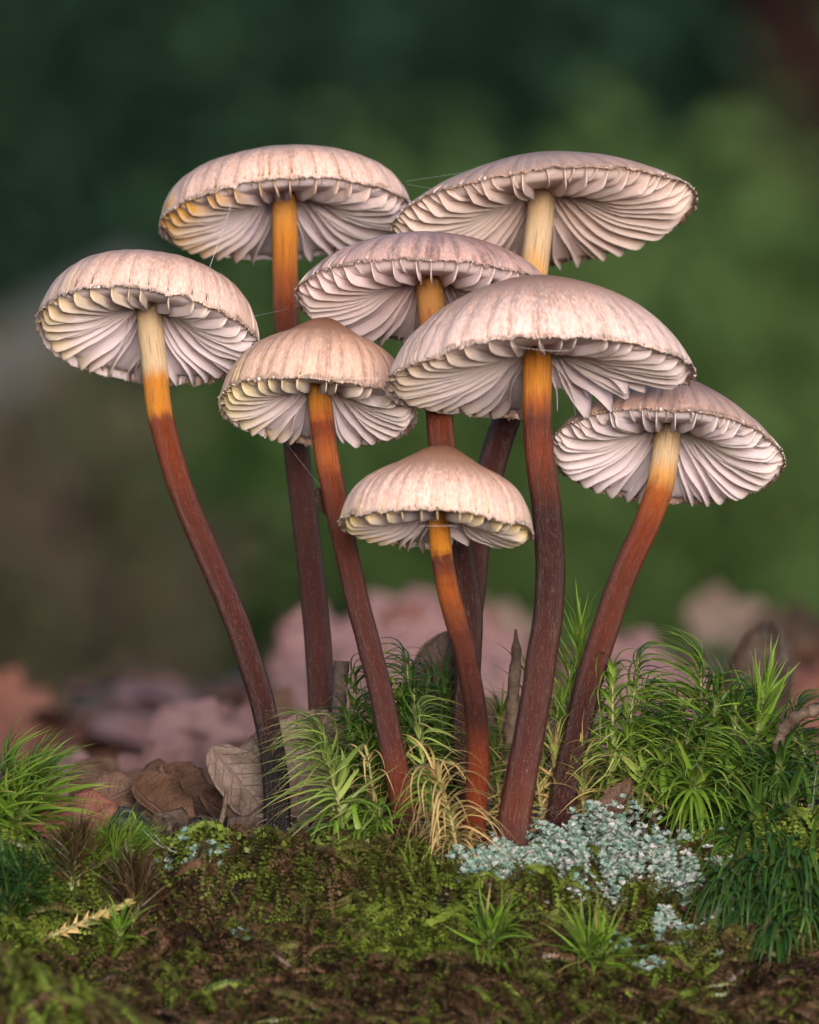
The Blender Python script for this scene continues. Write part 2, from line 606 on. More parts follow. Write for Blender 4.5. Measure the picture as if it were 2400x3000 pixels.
def floor_z(x, y):
    x, y = np.asarray(x, float), np.asarray(y, float)
    rise = (0.78 * smooth(8, 16, y) + 0.22 * smooth(16, 45, y)) * (1 - smooth(60, 190, y))
    z = -20 + (20.3 - 1.0 * smooth(0, -6, x)) * rise
    p = np.stack([x, y, 0 * x], -1)
    return z + 1.2 * fbm(p * 0.06, 3, 5) + 8 * fbm(p * 0.004, 3, 6) * smooth(100, 500, np.hypot(x, y))


def graded(a, lo, hi, n):
    t = np.linspace(-1, 1, n)
    return a * np.sign(t) * np.abs(t) ** 4 + t * lo


fx = graded(9000, 60, 0, 121)
fy = graded(9000, 80, 0, 161)
FX, FY = np.meshgrid(fx, fy)
FZ = floor_z(FX, FY)
b = Buf()
i = np.arange(len(fy) - 1)[:, None] * len(fx)
j = np.arange(len(fx) - 1)[None, :]
b.add(np.stack([FX, FY, FZ], -1).reshape(-1, 3), np.stack([i + j, i + j + 1, i + len(fx) + j + 1, i + len(fx) + j], -1).reshape(-1, 4))
tag(link('forest_floor', b.mesh('forest_floor', M_floor)), kind='structure')

# ------------------------------------------------------------------ mushrooms
GOLD = dict(pale=(0.50, 0.36, 0.22), honey=(0.50, 0.25, 0.07), amber=(0.42, 0.155, 0.014), rust=(0.25, 0.062, 0.009), red=(0.135, 0.024, 0.006),
            brown=(0.082, 0.018, 0.009), plum=(0.056, 0.0145, 0.011), dark=(0.029, 0.0065, 0.0045), black=(0.007, 0.004, 0.0035))


def stops(*a):
    return [(p, GOLD[c]) for p, c in a]       # photo row (of 2156) where the stem has that colour


PROF = {
    'bun': [(0, 1), (.28, .985), (.52, .91), (.72, .77), (.87, .56), (.96, .28), (1, 0)],
    'flat': [(0, 1), (.12, .97), (.3, .86), (.5, .70), (.7, .49), (.85, .29), (.95, .12), (1, 0)],
    'dome': [(0, 1), (.15, .985), (.3, .93), (.5, .80), (.7, .61), (.85, .40), (.95, .18), (1, 0)],
    'bell': [(0, 1), (.12, .975), (.25, .89), (.42, .775), (.62, .66), (.80, .49), (.93, .27), (1, 0)],
    'cone': [(0, 1), (.10, .97), (.2, .90), (.36, .77), (.56, .58), (.76, .37), (.91, .17), (1, 0)],
    'thimble': [(0, 1), (.14, .965), (.28, .87), (.46, .745), (.66, .62), (.83, .46), (.94, .26), (1, 0)],
}
CAP = dict(umbo=(0.23, 0.098, 0.052), mid=(0.46, 0.245, 0.165), rim=(0.60, 0.375, 0.295), edge=(0.20, 0.13, 0.09))
M_tip = dict()


def mushroom(key, label, c, R, tilt, roll, H, depth, base_y, prof, stem, width, stem_stops, gills, seed,
             yellow=(0.62, 0.50, 0.24), ystart=0.75, ystr=0.5, gbase=(0.84, 0.73, 0.78), tear=None, notch=None, wavy=1.0,
             yside=None, fleck=0.34, rings=0.0, frost=0.5, stria=0.5, umbo=None, mid=None, rim=None, edge=None, gdepth=0.09, rise=0.42):
    r_ = np.random.default_rng(seed)
    ctr = P(c[0], c[1], depth)
    k = (D + depth) / D / K
    R, H = R * k, H * k
    elev = math.degrees(math.atan2(ctr[2] - CZ, D + depth))
    a, bb = -math.radians(tilt - elev), -math.radians(roll)
    Rx = np.array([[1, 0, 0], [0, math.cos(a), -math.sin(a)], [0, math.sin(a), math.cos(a)]])
    Ry = np.array([[math.cos(bb), 0, math.sin(bb)], [0, 1, 0], [-math.sin(bb), 0, math.cos(bb)]])
    M = Ry @ Rx

    def W(p):
        return p @ M.T + ctr

    # stem path
    pts = [PD(x, y_, 0) for x, y_ in stem]
    ny = len(pts)
    zs_ = np.array([p[2] for p in pts])
    f = (zs_ - zs_[-1]) / (zs_[0] - zs_[-1])
    deps = base_y + (depth - base_y) * (f ** 0.8)
    pts = [PD(x, y_, d_) for (x, y_), d_ in zip(stem, deps)]
    base = pts[-1].copy()
    base[2] = float(gz(base[0], base[1])) - 0.12
    pts[-1] = base
    prof_pts = catmull(np.array(PROF[prof]), 44)
    prof_pts[:, 0] = np.maximum.accumulate(prof_pts[:, 0])
    pr, pz = prof_pts[:, 0], np.maximum(prof_pts[:, 1], 0)
    thick = lambda q: 0.20 * (1 - q) ** 0.8 + 0.010
    top_in = W(np.array([0, 0, H - 0.14]))
    low_in = W(np.array([0, 0, H * rise * 0.75]))
    zz_ = np.array([p[2] for p in pts])[::-1]
    off = np.array([low_in[q] - np.interp(low_in[2], zz_, np.array([p[q] for p in pts])[::-1]) for q in (0, 1)])
    pts = [top_in, low_in] + [p + np.append(off, 0) * math.exp(-((low_in[2] - p[2]) / 0.9) ** 1.5) for p in pts if p[2] < low_in[2] - 0.25]
    org = base

    root = thing('bonnet_mushroom', label, 'mushroom', org, 'clump of bonnet mushrooms')

    # ---- stem
    path = catmull(pts, 110)
    tt = np.linspace(0, 1, 110)
    wtop, wmid, wbot = [w * 2400 / 1725 / 2 / K * (D + base_y) / D for w in width]
    rad = np.interp(tt, [0, 0.35, 0.8, 1.0], [wtop, (wtop + wmid) / 2, wmid, wbot])
    q = np.stack([tt * 9, 0 * tt, 0 * tt + seed], -1)
    rad = rad * (1 + 0.035 * fbm(q, 3, seed))
    path = path + 0.012 * np.stack([fbm(q * 1.5 + 9, 2, seed), fbm(q * 1.5 + 31, 2, seed), 0 * tt], -1)
    V, Qd, Tr, at = tube(path, rad, 28, True, 0.035, seed, 2.0)
    b = Buf()
    b.add(V, Qd, Tr, stem=at)
    row = (1500 - (path[:, 2] - CZ) * K * D / (D + path[:, 1])) * 1725 / 2400
    ms = stem_material(key + '_stem', [(float(np.interp(a_, row, tt)), c_) for a_, c_ in stem_stops], fleck, rings)
    link('stem', b.mesh('stem', ms, org), root)
    # ---- white hairs at the foot
    b = Buf()
    m_ = 70
    th = r_.uniform(0, 2 * np.pi, m_)
    hz = r_.uniform(0.10, 0.42, m_)
    e = np.stack([np.cos(th), np.sin(th), 0 * th], -1)
    p0 = path[-1] + e * (rad[-1] * 0.96) + np.stack([0 * th, 0 * th, hz], -1) + (path[-6] - path[-1]) * (hz / 0.5)[:, None] * np.array([1, 1, 0])
    V, Qr, t_ = ribbons(p0, e + np.stack([0 * th, 0 * th, r_.uniform(-.8, .5, m_)], -1), r_.normal(0, 0.6, (m_, 3)), r_.uniform(.05, .14, m_), 0.0022, 4)
    for q_ in V:
        b.add(q_, Qr)
    fz = link('foot_hair', b.mesh('foot_hair', M_hair, org), root)
    fz['kind'] = 'stuff'

    # ---- cap
    nth, ph0 = 432, r_.uniform(0, 6.28)
    th = np.linspace(0, 2 * np.pi, nth, endpoint=False)

    def rimfac(t):
        q = np.stack([np.cos(t) * 1.4, np.sin(t) * 1.4, 0 * t + seed], -1)
        f = 1 + 0.028 * wavy * fbm(q, 2, seed) + 0.010 * fbm(q * 7, 2, seed + 1)
        for (t0, t1, amt) in ([tear] if tear else []) + ([notch] if notch else []):
            w_ = smooth(t0 - 5, t0 + 5, np.degrees(t) % 360) * (1 - smooth(t1 - 5, t1 + 5, np.degrees(t) % 360))
            f = f * (1 - amt * w_ * (1 + 0.25 * fbm(q * 9, 2, seed + 5)))
        return f

    def rimz(t):
        q = np.stack([np.cos(t) * 1.3, np.sin(t) * 1.3, 0 * t + seed + 5], -1)
        return 0.05 * wavy * fbm(q, 2, seed + 2) + 0.022 * wavy * fbm(q * 8, 2, seed + 3)

    def surf(t, q, inner=False):
        rf = rimfac(t)
        lift = smooth(0.0, 1.0, q) ** 2
        rr = np.interp(q, np.linspace(0, 1, 44), pr)
        zz = np.interp(q, np.linspace(0, 1, 44), pz) * H
        # where the rim is cut back the shell ends higher up on the same profile
        rr2 = rr * np.where(rf < 0.94, rf, 1)
        zz = np.where(rf < 0.94, np.interp(rr2, pr, pz) * H, zz)
        rr = np.where(rf < 0.94, rr2, rr * (1 + (rf - 1) * lift))
        r_out = rr * R
        z_out = zz + rimz(t) * lift
        if inner:
            z_out = z_out - thick(rr)
            bel = H * rise * np.maximum(0, 1 - (rr / 0.95)) ** 1.9 * 1.25 - gdepth * np.clip((1.0 - rr) / 0.13, 0, 1) ** 0.7 * smooth(0.05, 0.55, rr)
            z_out = np.minimum(z_out, bel + 0.11 + rimz(t) * lift)
            r_out = r_out - 0.012 * q
        return r_out, z_out

    qq = np.linspace(0, 1, 52) ** 0.9
    TH, QQ = np.meshgrid(th, qq[1:])
    ro, zo = surf(TH.ravel(), QQ.ravel())
    gth = np.sort((np.arange(gills) + r_.uniform(-0.28, 0.28, gills)) / gills * 2 * np.pi + ph0)
    near = np.abs((TH.ravel()[:, None] - gth[None, :] + np.pi) % (2 * np.pi) - np.pi).min(1) * gills / np.pi
    groove = np.exp(-(near / 0.35) ** 2) * smooth(0.35, 0.75, QQ.ravel())
    zo = zo - 0.020 * groove
    pb = np.stack([np.cos(TH.ravel()) * ro, np.sin(TH.ravel()) * ro, zo], -1)
    lump = fbm(pb * 2.2 + seed, 3, seed + 7)
    zo = zo + 0.016 * lump * smooth(0, 0.4, QQ.ravel())
    edge_j = r_.normal(0, 1, nth)
    zo[-nth:] += 0.010 * edge_j - 0.004
    ro[-nth:] *= 1 + 0.004 * r_.normal(0, 1, nth)
    outer = np.stack([np.cos(TH.ravel()) * ro, np.sin(TH.ravel()) * ro, zo], -1)
    qi = np.linspace(1, 0.04, 22)
    TI, QI = np.meshgrid(th, qi)
    ri, zi = surf(TI.ravel(), QI.ravel(), True)
    inner = np.stack([np.cos(TI.ravel()) * ri, np.sin(TI.ravel()) * ri, zi], -1)
    apex = np.array([[0, 0, H]])
    V = np.vstack([apex, outer, inner])
    n_o = len(qq) - 1
    rows = n_o + len(qi)
    i = 1 + np.arange(rows - 1)[:, None] * nth
    j = np.arange(nth)[None, :]
    jn = (j + 1) % nth
    Qd = np.stack([i + j, i + nth + j, i + nth + jn, i + jn], -1).reshape(-1, 4)
    Tr = [(0, 1 + k_, 1 + (k_ + 1) % nth) for k_ in range(nth)]
    pol = np.vstack([[[0, 0, 0]],
                     np.stack([np.cos(TH.ravel()), np.sin(TH.ravel()), QQ.ravel()], -1),
                     np.stack([np.cos(TI.ravel()), np.sin(TI.ravel()), np.full(TI.size, 1.0)], -1)])
    cm = cap_material(key + '_cap', umbo or CAP['umbo'], mid or CAP['mid'], rim or CAP['rim'], edge or CAP['edge'], frost, stria)
    gm = gill_material(key + '_gill', gbase, yellow, ystart, ystr)
    b = Buf()
    b.add(W(V), Qd, Tr, polar=pol)
    rb = np.zeros((len(V), 3))
    rb[1:1 + len(groove), 0] = groove
    b.a['rib'] = [rb]
    me = b.mesh('cap', [cm, gm], org)
    # the pale flesh under the shell
    nq = len(Qd)
    mi = np.zeros(nq + len(Tr), np.int32)
    mi[(n_o) * nth:nq] = 1
    me.polygons.foreach_set('material_index', mi)
    at_ = me.attributes.new('gill', 'FLOAT_VECTOR', 'POINT')
    gv = np.zeros((len(V), 3), np.float32)
    gv[1 + outer.shape[0]:, 0] = QI.ravel()
    at_.data.foreach_set('vector', gv.ravel())
    cap = link('cap', me, root)

    # ---- crumbly fringe of beads and flakes on the rim
    nb_ = 150
    tb = r_.uniform(0, 2 * np.pi, nb_)
    rb_, zb_ = surf(tb, np.ones(nb_))
    sb = r_.uniform(0.006, 0.017, nb_) * (1 + 0.8 * (r_.uniform(0, 1, nb_) > 0.92))
    octa = np.array([[1, 0, 0], [-1, 0, 0], [0, 1, 0], [0, -1, 0], [0, 0, 1], [0, 0, -1]], float)
    of = np.array([(0, 2, 4), (2, 1, 4), (1, 3, 4), (3, 0, 4), (2, 0, 5), (1, 2, 5), (3, 1, 5), (0, 3, 5)])
    pb = np.stack([np.cos(tb) * rb_, np.sin(tb) * rb_, zb_], -1) + r_.normal(0, 0.004, (nb_, 3))
    Vb = pb[:, None, :] + octa[None] * sb[:, None, None] * r_.uniform(0.6, 1.3, (nb_, 6, 1))
    Tb = (np.arange(nb_)[:, None, None] * 6 + of[None]).reshape(-1, 3)
    b = Buf()
    hv = np.repeat(r_.uniform(0, 1, nb_), 6)
    b.add(W(Vb.reshape(-1, 3)), None, Tb, leaf=np.stack([0 * hv, hv, hv], -1))
    link('rim_fringe', b.mesh('rim_fringe', M_fringe, org), cap)['kind'] = 'stuff'

    # ---- gills: full ones reach the stem, short ones in between
    allg = []
    for g in range(gills):
        allg.append((gth[g], wtop * 0.85 / R, 1.0))
        nx = gth[(g + 1) % gills] + (2 * np.pi if g == gills - 1 else 0)
        allg.append((gth[g] + (nx - gth[g]) * r_.uniform(.42, .58), r_.choice([0.42, 0.55, 0.68, 0.76]) + r_.uniform(-.05, .05), 0.72))
    NR, NV = 20, 6
    for (t0, q0, dep) in allg:
        torn = tear is not None and tear[0] < math.degrees(t0) % 360 < tear[1]
        rf = float(rimfac(np.array([t0]))[0])
        rfull = 0.993 * rf if not torn else r_.uniform(0.66, 0.90)
        s_ = 1 - (1 - np.linspace(0, 1, NR)) ** 1.35
        q = q0 + (rfull - q0) * s_                    # radius / R
        zin = np.interp(np.minimum(q / max(min(rf, 1.0), rf if not torn else rf), 1), pr, pz) * H if rf >= 0.94 else np.interp(np.minimum(q, rf), pr, pz) * H
        rz_ = float(rimz(np.array([t0]))[0])
        zin = zin + rz_ * smooth(0, 1, q) ** 2 - thick(np.minimum(q, 1)) + 0.02
        belly = H * rise * np.maximum(0, 1 - (q / 0.95)) ** 1.9 * 1.25 - gdepth * np.clip((1.0 - q) / 0.13, 0, 1) ** 0.7 * smooth(0.05, 0.55, q)
        zbot = np.minimum(belly + rz_ * smooth(0, 1, q) ** 2, zin - 0.012)
        zbot = zin + (zbot - zin) * (dep + (1 - dep) * 0.3 * r_.uniform(0, 1))
        tip = smooth(1.005, 0.90, s_) ** 0.6
        if dep < 1:
            tip = tip * smooth(0.0, 0.22, s_) ** 0.8
        zbot = zin + (zbot - zin) * tip - 0.004
        zbot = zbot + 0.010 * fbm(np.stack([q * 14, 0 * q + t0 * 9, 0 * q + seed], -1), 2, seed + 4) * tip
        if torn:
            zbot = np.minimum(zbot, zin - 0.01) - 0.16 * smooth(rf - 0.12, rfull, q) * r_.uniform(0.3, 1.3)
            zin = zin - 0.10 * smooth(rf - 0.05, rfull, q) * 1.2
        vv = np.linspace(0, 1, NV)
        zz = zin[:, None] + (zbot - zin)[:, None] * vv[None, :]
        amp = 0.030 * wavy * r_.uniform(0.4, 1.4)
        ph = r_.uniform(0, 6.28)
        lat = amp * np.sin(q * r_.uniform(7, 11) + ph)[:, None] * vv[None, :] ** 1.3 + r_.uniform(-.05, .05) * vv[None, :]
        lat = lat * tip[:, None] ** 0.5
        th_ = 0.0085 * (1 - 0.5 * vv)[None, :] * np.ones((NR, 1))
        ca, sa = math.cos(t0), math.sin(t0)
        rr = (q * R)[:, None] * np.ones((1, NV))
        parts = []
        for sg in (-1, 1):
            l_ = lat + sg * th_
            parts.append(np.stack([ca * rr - sa * l_, sa * rr + ca * l_, zz], -1).reshape(-1, 3))
        V = np.vstack(parts)
        i = np.arange(NR - 1)[:, None] * NV
        j = np.arange(NV - 1)[None, :]
        Q1 = np.stack([i + j, i + j + 1, i + NV + j + 1, i + NV + j], -1).reshape(-1, 4)
        off = NR * NV
        e_ = np.arange(NR - 1) * NV + NV - 1
        Qe = np.stack([e_, e_ + off, e_ + NV + off, e_ + NV], -1)
        o1 = np.arange(NV - 1)
        Qs = np.stack([o1, o1 + off, o1 + 1 + off, o1 + 1], -1)
        o2 = (NR - 1) * NV + o1
        Qt = np.stack([o2, o2 + 1, o2 + 1 + off, o2 + off], -1)
        ga = np.stack([np.repeat(q, NV), np.tile(vv, NR), np.full(NR * NV, r_.uniform())], -1)
        b = Buf()
        ti = 1.0 if yside is None else 0.12 + 0.88 * (0.5 + 0.5 * math.cos(t0 - math.radians(yside))) ** 1.1
        b.add(W(V), np.vstack([Q1, Q1[:, ::-1] + off, Qe, Qs, Qt]), gill=np.vstack([ga, ga]), tint=(ti, 0, 0))
        link('gill', b.mesh('gill', gm, org), cap)
    return root


mg = Mat('rim_crumbs')
_v, _t, _h, _r = mg.attr('leaf')
M_fringe = mg.leafy(mg.ramp(_h, [(0.0, (0.18, 0.11, 0.06)), (0.25, (0.36, 0.24, 0.16)), (0.45, (0.62, 0.48, 0.40)), (1.0, (0.82, 0.76, 0.73))]), 0.3, 0.3, spec=0.6)
mh = Mat('pale_hair')
M_hair = mh.leafy((0.62, 0.58, 0.54), 0.6, 0.4)

mushroom('amber_edge', 'tall mushroom with bun-shaped cap and amber-yellow stain along one side of its gills',
         (837, 640), 374, 17.5, 3.5, 178, 3.4, 1.8, 'bun',
         [(597, 420), (600, 600), (604, 690), (625, 950), (650, 1150), (668, 1330), (680, 1510), (690, 1620), (694, 1770)], (53, 58, 62),
         stops((430, 'honey'), (510, 'amber'), (590, 'rust'), (660, 'red'), (730, 'brown'), (960, 'plum'), (1500, 'plum'), (1700, 'dark')), 36, 11,
         yellow=(0.56, 0.30, 0.025), ystart=0.50, ystr=1.0, yside=205, rise=0.5, gdepth=0.13, stria=0.35, frost=0.55)
mushroom('wide_flat', 'tall mushroom with the broadest flat cap and thick creamy gills',
         (1595, 632), 446, 18.5, 6.0, 176, 2.2, 1.2, 'flat',
         [(1135, 450), (1122, 580), (1092, 800), (1050, 935), (1018, 1060), (1003, 1160), (990, 1270), (968, 1400), (962, 1500), (968, 1600), (978, 1760)], (58, 60, 66),
         stops((440, 'pale'), (520, 'pale'), (580, 'honey'), (700, 'rust'), (860, 'dark'), (1100, 'plum'), (1700, 'dark')), 36, 23,
         yellow=(0.66, 0.52, 0.38), gbase=(0.84, 0.69, 0.65), ystr=0.35, rise=0.5, gdepth=0.17, stria=0.25, frost=0.15, wavy=0.8,
         umbo=(0.20, 0.095, 0.060), mid=(0.37, 0.200, 0.135), rim=(0.43, 0.255, 0.185))
mushroom('ribbed_middle', 'mushroom with strongly ribbed mauve cap wedged behind the big pale dome',
         (1255, 882), 395, 18.0, -2.0, 186, 0.7, 0.6, 'dome',
         [(930, 640), (930, 900), (945, 1050), (973, 1190), (988, 1300), (985, 1420), (978, 1540), (984, 1650), (990, 1765)], (60, 56, 60),
         stops((600, 'honey'), (720, 'rust'), (880, 'red'), (950, 'brown'), (1150, 'dark'), (1700, 'dark')), 34, 37,
         gbase=(0.84, 0.69, 0.71), yellow=(0.66, 0.52, 0.38), ystr=0.3, gdepth=0.16, rise=0.5, stria=0.95, frost=0.30, wavy=0.7,
         umbo=(0.18, 0.078, 0.060), mid=(0.40, 0.205, 0.165), rim=(0.50, 0.295, 0.245))
mushroom('bell_tan', 'mushroom with tan bell cap, notched yellow-edged gills and orange-banded stem',
         (931, 1205), 293, 19.5, -4.0, 288, 0.3, -0.3, 'bell',
         [(670, 800), (675, 880), (690, 980), (715, 1100), (745, 1230), (775, 1350), (805, 1480), (830, 1600), (850, 1700), (858, 1790)], (50, 52, 60),
         stops((790, 'honey'), (825, 'honey'), (855, 'amber'), (885, 'rust'), (905, 'red'), (960, 'rust'), (1010, 'red'), (1150, 'brown'), (1300, 'plum'), (1550, 'plum'), (1680, 'red'), (1760, 'dark')), 32, 41,
         yellow=(0.68, 0.56, 0.24), ystart=0.50, ystr=0.9, yside=200, notch=(66, 76, 0.13), rings=0.05, stria=0.5, frost=0.4, rise=0.36,
         mid=(0.46, 0.245, 0.155), rim=(0.58, 0.36, 0.26), umbo=(0.24, 0.10, 0.05))
mushroom('pale_dome', 'mushroom with big pale frosted dome cap and torn gills hanging beside its stem',
         (1579, 1112), 458, 14.5, 3.5, 300, -1.0, -1.1, 'dome',
         [(1122, 735), (1125, 850), (1135, 960), (1150, 1060), (1160, 1180), (1155, 1290), (1138, 1400), (1120, 1520), (1100, 1630), (1080, 1750), (1068, 1830)], (60, 66, 76),
         stops((730, 'honey'), (770, 'amber'), (820, 'amber'), (850, 'rust'), (885, 'brown'), (950, 'red'), (1080, 'dark'), (1220, 'dark'), (1380, 'plum'), (1560, 'plum'), (1700, 'brown'), (1810, 'dark')), 40, 53,
         tear=(22, 86, 0.42), stria=0.45, frost=0.75, rise=0.34, gdepth=0.07, ystart=0.6, ystr=0.6, yside=200, wavy=1.3, rim=(0.66, 0.44, 0.37))
mushroom('small_thimble', 'smallest mushroom, thimble cap with ragged yellow rim below all the others',
         (1280, 1548), 288, 10.5, -3.5, 248, -1.7, -0.9, 'thimble',
         [(937, 1080), (940, 1170), (955, 1270), (985, 1390), (1003, 1500), (1006, 1620), (1000, 1720), (996, 1800)], (44, 48, 56),
         stops((1075, 'honey'), (1110, 'amber'), (1150, 'amber'), (1175, 'brown'), (1240, 'rust'), (1330, 'brown'), (1500, 'dark'), (1600, 'red'), (1720, 'red'), (1780, 'dark')), 31, 67,
         yellow=(0.62, 0.48, 0.14), ystart=0.60, ystr=0.85, rings=0.05, stria=0.3, frost=0.65, rise=0.30, wavy=1.4, notch=(52, 78, 0.25))
mushroom('cone_right', 'mushroom with brown pointed cap and wide lilac gills, its stem curving outward above the lichen',
         (1953, 1335), 346, 23.5, -4.0, 258, 0.9, 0.1, 'cone',
         [(1382, 930), (1378, 1010), (1360, 1090), (1320, 1190), (1285, 1290), (1250, 1400), (1220, 1520), (1192, 1640), (1178, 1740), (1174, 1790)], (56, 58, 64),
         stops((920, 'pale'), (965, 'pale'), (1005, 'honey'), (1040, 'rust'), (1120, 'red'), (1230, 'brown'), (1330, 'brown'), (1480, 'dark'), (1700, 'dark')), 38, 71,
         gbase=(0.84, 0.73, 0.77), ystr=0.2, stria=0.35, frost=0.25, rise=0.46, gdepth=0.13, wavy=0.8,
         umbo=(0.11, 0.048, 0.032), mid=(0.30, 0.150, 0.100), rim=(0.43, 0.255, 0.20))
mushroom('leaning_left', 'mushroom standing apart by the dead leaves, bun cap with gnawed dark rim, long bowed stem',
         (428, 985), 332, 23.5, -8.0, 216, 0.9, 0.5, 'bun',
         [(325, 640), (330, 760), (343, 880), (375, 1010), (440, 1170), (505, 1330), (555, 1490), (580, 1640), (583, 1740), (583, 1790)], (54, 54, 60),
         stops((640, 'pale'), (775, 'pale'), (805, 'amber'), (865, 'amber'), (882, 'red'), (960, 'red'), (1060, 'brown'), (1250, 'plum'), (1480, 'dark'), (1600, 'black'), (1750, 'black')), 36, 83,
         yellow=(0.64, 0.50, 0.22), ystart=0.50, ystr=0.85, yside=195, stria=0.3, frost=0.6, rise=0.5, edge=(0.10, 0.075, 0.04), wavy=1.3)

# ------------------------------------------------------------------ moss shoots
M_green = moss_material('moss_green', (0.100, 0.175, 0.018), (0.28, 0.37, 0.07), (0.42, 0.27, 0.10))
M_dark = moss_material('moss_dark_green', (0.040, 0.088, 0.012), (0.13, 0.19, 0.04), (0.30, 0.20, 0.08))
M_deep = moss_material('moss_deep_green', (0.022, 0.058, 0.010), (0.075, 0.13, 0.030), (0.30, 0.20, 0.08))
M_pale = moss_material('moss_pale_green', (0.19, 0.26, 0.055), (0.40, 0.40, 0.16), (0.52, 0.36, 0.15))
M_brown = moss_material('moss_brown', (0.035, 0.022, 0.010), (0.10, 0.05, 0.022), (0.09, 0.045, 0.02), 0.15)
M_mstem = plain_material('moss_stem', (0.16, 0.17, 0.05), (0.30, 0.26, 0.12), 400, 0.6, 0.0002)


def shoot(label, group, base, tip, nleaf, L, Wd, mat, sweep=(0, 0, 0), ksw=1.0, out=0.6, grav=0.25, a0=80, a1=15,
          age0=0.0, age1=0.0, bow=(0, 0, 0), s0=0.1, seed=1, hero=False, lift=0.05, mixcol=None, wander=0.45, name='moss_shoot'):
    r_ = np.random.default_rng(seed)
    base = np.array(base, float)
    tip = np.array(tip, float)
    base = np.array([base[0], base[1], min(base[2], float(gz(base[0], base[1])) + lift)])
    mid = (base + tip) / 2 + np.array(bow, float)
    s = np.linspace(0, 1, 24)[:, None]
    path = (1 - s) ** 2 * base + 2 * s * (1 - s) * mid + s * s * tip
    root = thing(name, label, 'moss', base, group)
    b = Buf()
    Ln = np.linalg.norm(tip - base)
    V, Q, T, at = tube(path, np.linspace(0.028, 0.010, 24), 6)
    b.add(V, Q, T)
    link('stem', b.mesh('stem', M_mstem, base), root)
    k = np.arange(nleaf)
    sp = s0 + (1 - s0) * ((k + 0.5) / nleaf) ** 0.85
    idx = np.clip((sp * 23).astype(int), 0, 22)
    fr = (sp * 23 - idx)[:, None]
    p0 = path[idx] * (1 - fr) + path[idx + 1] * fr
    T_ = nrm(path[idx + 1] - path[idx])
    ref = np.array([0.2, 0.9, 0.3])
    A = nrm(np.cross(T_, ref))
    B = np.cross(T_, A)
    ph = k * 2.39996 + r_.uniform(0, 6) + r_.normal(0, 0.25, nleaf)
    E = np.cos(ph)[:, None] * A + np.sin(ph)[:, None] * B
    al = np.radians(a0 + (a1 - a0) * sp ** 1.4 + r_.normal(0, 8, nleaf))[:, None]
    d0 = T_ * np.cos(al) + E * np.sin(al)
    sw = np.array(sweep, float)[None, :] * (ksw * 1.6 * (0.35 + 0.75 * sp ** 1.2))[:, None]
    bend = sw + E * (out * (1.2 - sp))[:, None] + np.array([0, 0, -1.0]) * grav * (1.2 - sp)[:, None] + r_.normal(0, wander * 0.5, (nleaf, 3))
    LL = L * (0.72 + 0.45 * np.sin(np.pi * np.clip(sp, 0, 0.9))) * r_.uniform(0.75, 1.2, nleaf)
    WW = Wd * r_.uniform(0.75, 1.2, nleaf)
    V, Q, t = ribbons(p0, d0, bend, LL * 1.32, WW * r_.uniform(0.9, 1.6, nleaf), 12, 0.55, seed=seed, curlk=2.3, wpow=1.15, base_w=0.85, jit=0.055)
    age = np.clip(age0 + (age1 - age0) * sp + r_.normal(0.05, 0.17, nleaf), 0, 1)
    if hero:
        for q in range(nleaf):
            b = Buf()
            b.add(V[q], Q, leaf=np.stack([t, np.full_like(t, age[q]), np.full_like(t, r_.uniform())], -1))
            link('leaf', b.mesh('leaf', mat, base), root)
    else:
        b = Buf()
        for q in range(nleaf):
            b.add(V[q], Q, leaf=np.stack([t, np.full_like(t, age[q]), np.full_like(t, r_.uniform())], -1))
        link('leaves', b.mesh('leaves', mat, base), root)['kind'] = 'stuff'
    return root


# hand-placed shoots (display pixels of the photograph, depth in cm)
shoot('pale green moss shoot with drooping fountain top in front of the leaf-propped stem', None, PD(735, 1810, -0.7), PD(672, 1545, -0.8), 78, 0.62, 0.026, M_pale,
      sweep=(-0.8, -0.2, -0.4), ksw=1.1, out=0.5, grav=0.5, a0=85, a1=20, age0=0.2, age1=0.02, bow=(0.05, 0, 0), seed=101, hero=True)
shoot('long pale moss frond arching over toward the lone bowed stem', None, PD(725, 1660, -0.4), PD(668, 1530, -0.5), 22, 0.58, 0.022, M_pale,
      sweep=(-1.0, 0, -0.9), ksw=1.5, out=0.1, grav=0.3, a0=50, a1=25, age0=0.2, age1=0.2, s0=0.5, seed=102, hero=True)
shoot('golden tan dead moss shoot with curling drooping leaves beside the smallest mushroom stem', None, PD(965, 1850, -1.5), PD(915, 1620, -1.5), 74, 0.66, 0.020, M_pale,
      sweep=(0.1, -0.1, -1.0), ksw=1.2, out=0.9, grav=0.9, a0=75, a1=35, age0=0.95, age1=0.80, bow=(0.12, 0, 0.0), wander=0.9, seed=103, hero=True)
shoot('bright lime hooked moss tip on top of the golden dead shoot', None, PD(925, 1690, -1.5), PD(905, 1632, -1.5), 16, 0.42, 0.034, M_green,
      sweep=(-0.9, 0, -1.0), ksw=1.9, out=0.1, grav=0.2, a0=40, a1=5, s0=0.55, seed=104, hero=True)
shoot('moss shoot with combed lime crest and straw-coloured skirt between two dark stems', None, PD(905, 1700, 0.1), PD(882, 1500, 0.0), 60, 0.56, 0.024, M_pale,
      sweep=(0.9, 0, -0.5), ksw=1.5, out=0.4, grav=0.5, a0=80, a1=15, age0=0.75, age1=0.0, seed=105, hero=True)
shoot('dark green feathery moss shoot nearest the netted dead leaf', None, PD(885, 1640, 1.5), PD(855, 1385, 1.5), 64, 0.52, 0.024, M_dark,
      sweep=(-0.7, 0, -0.6), ksw=1.2, out=0.4, seed=106)
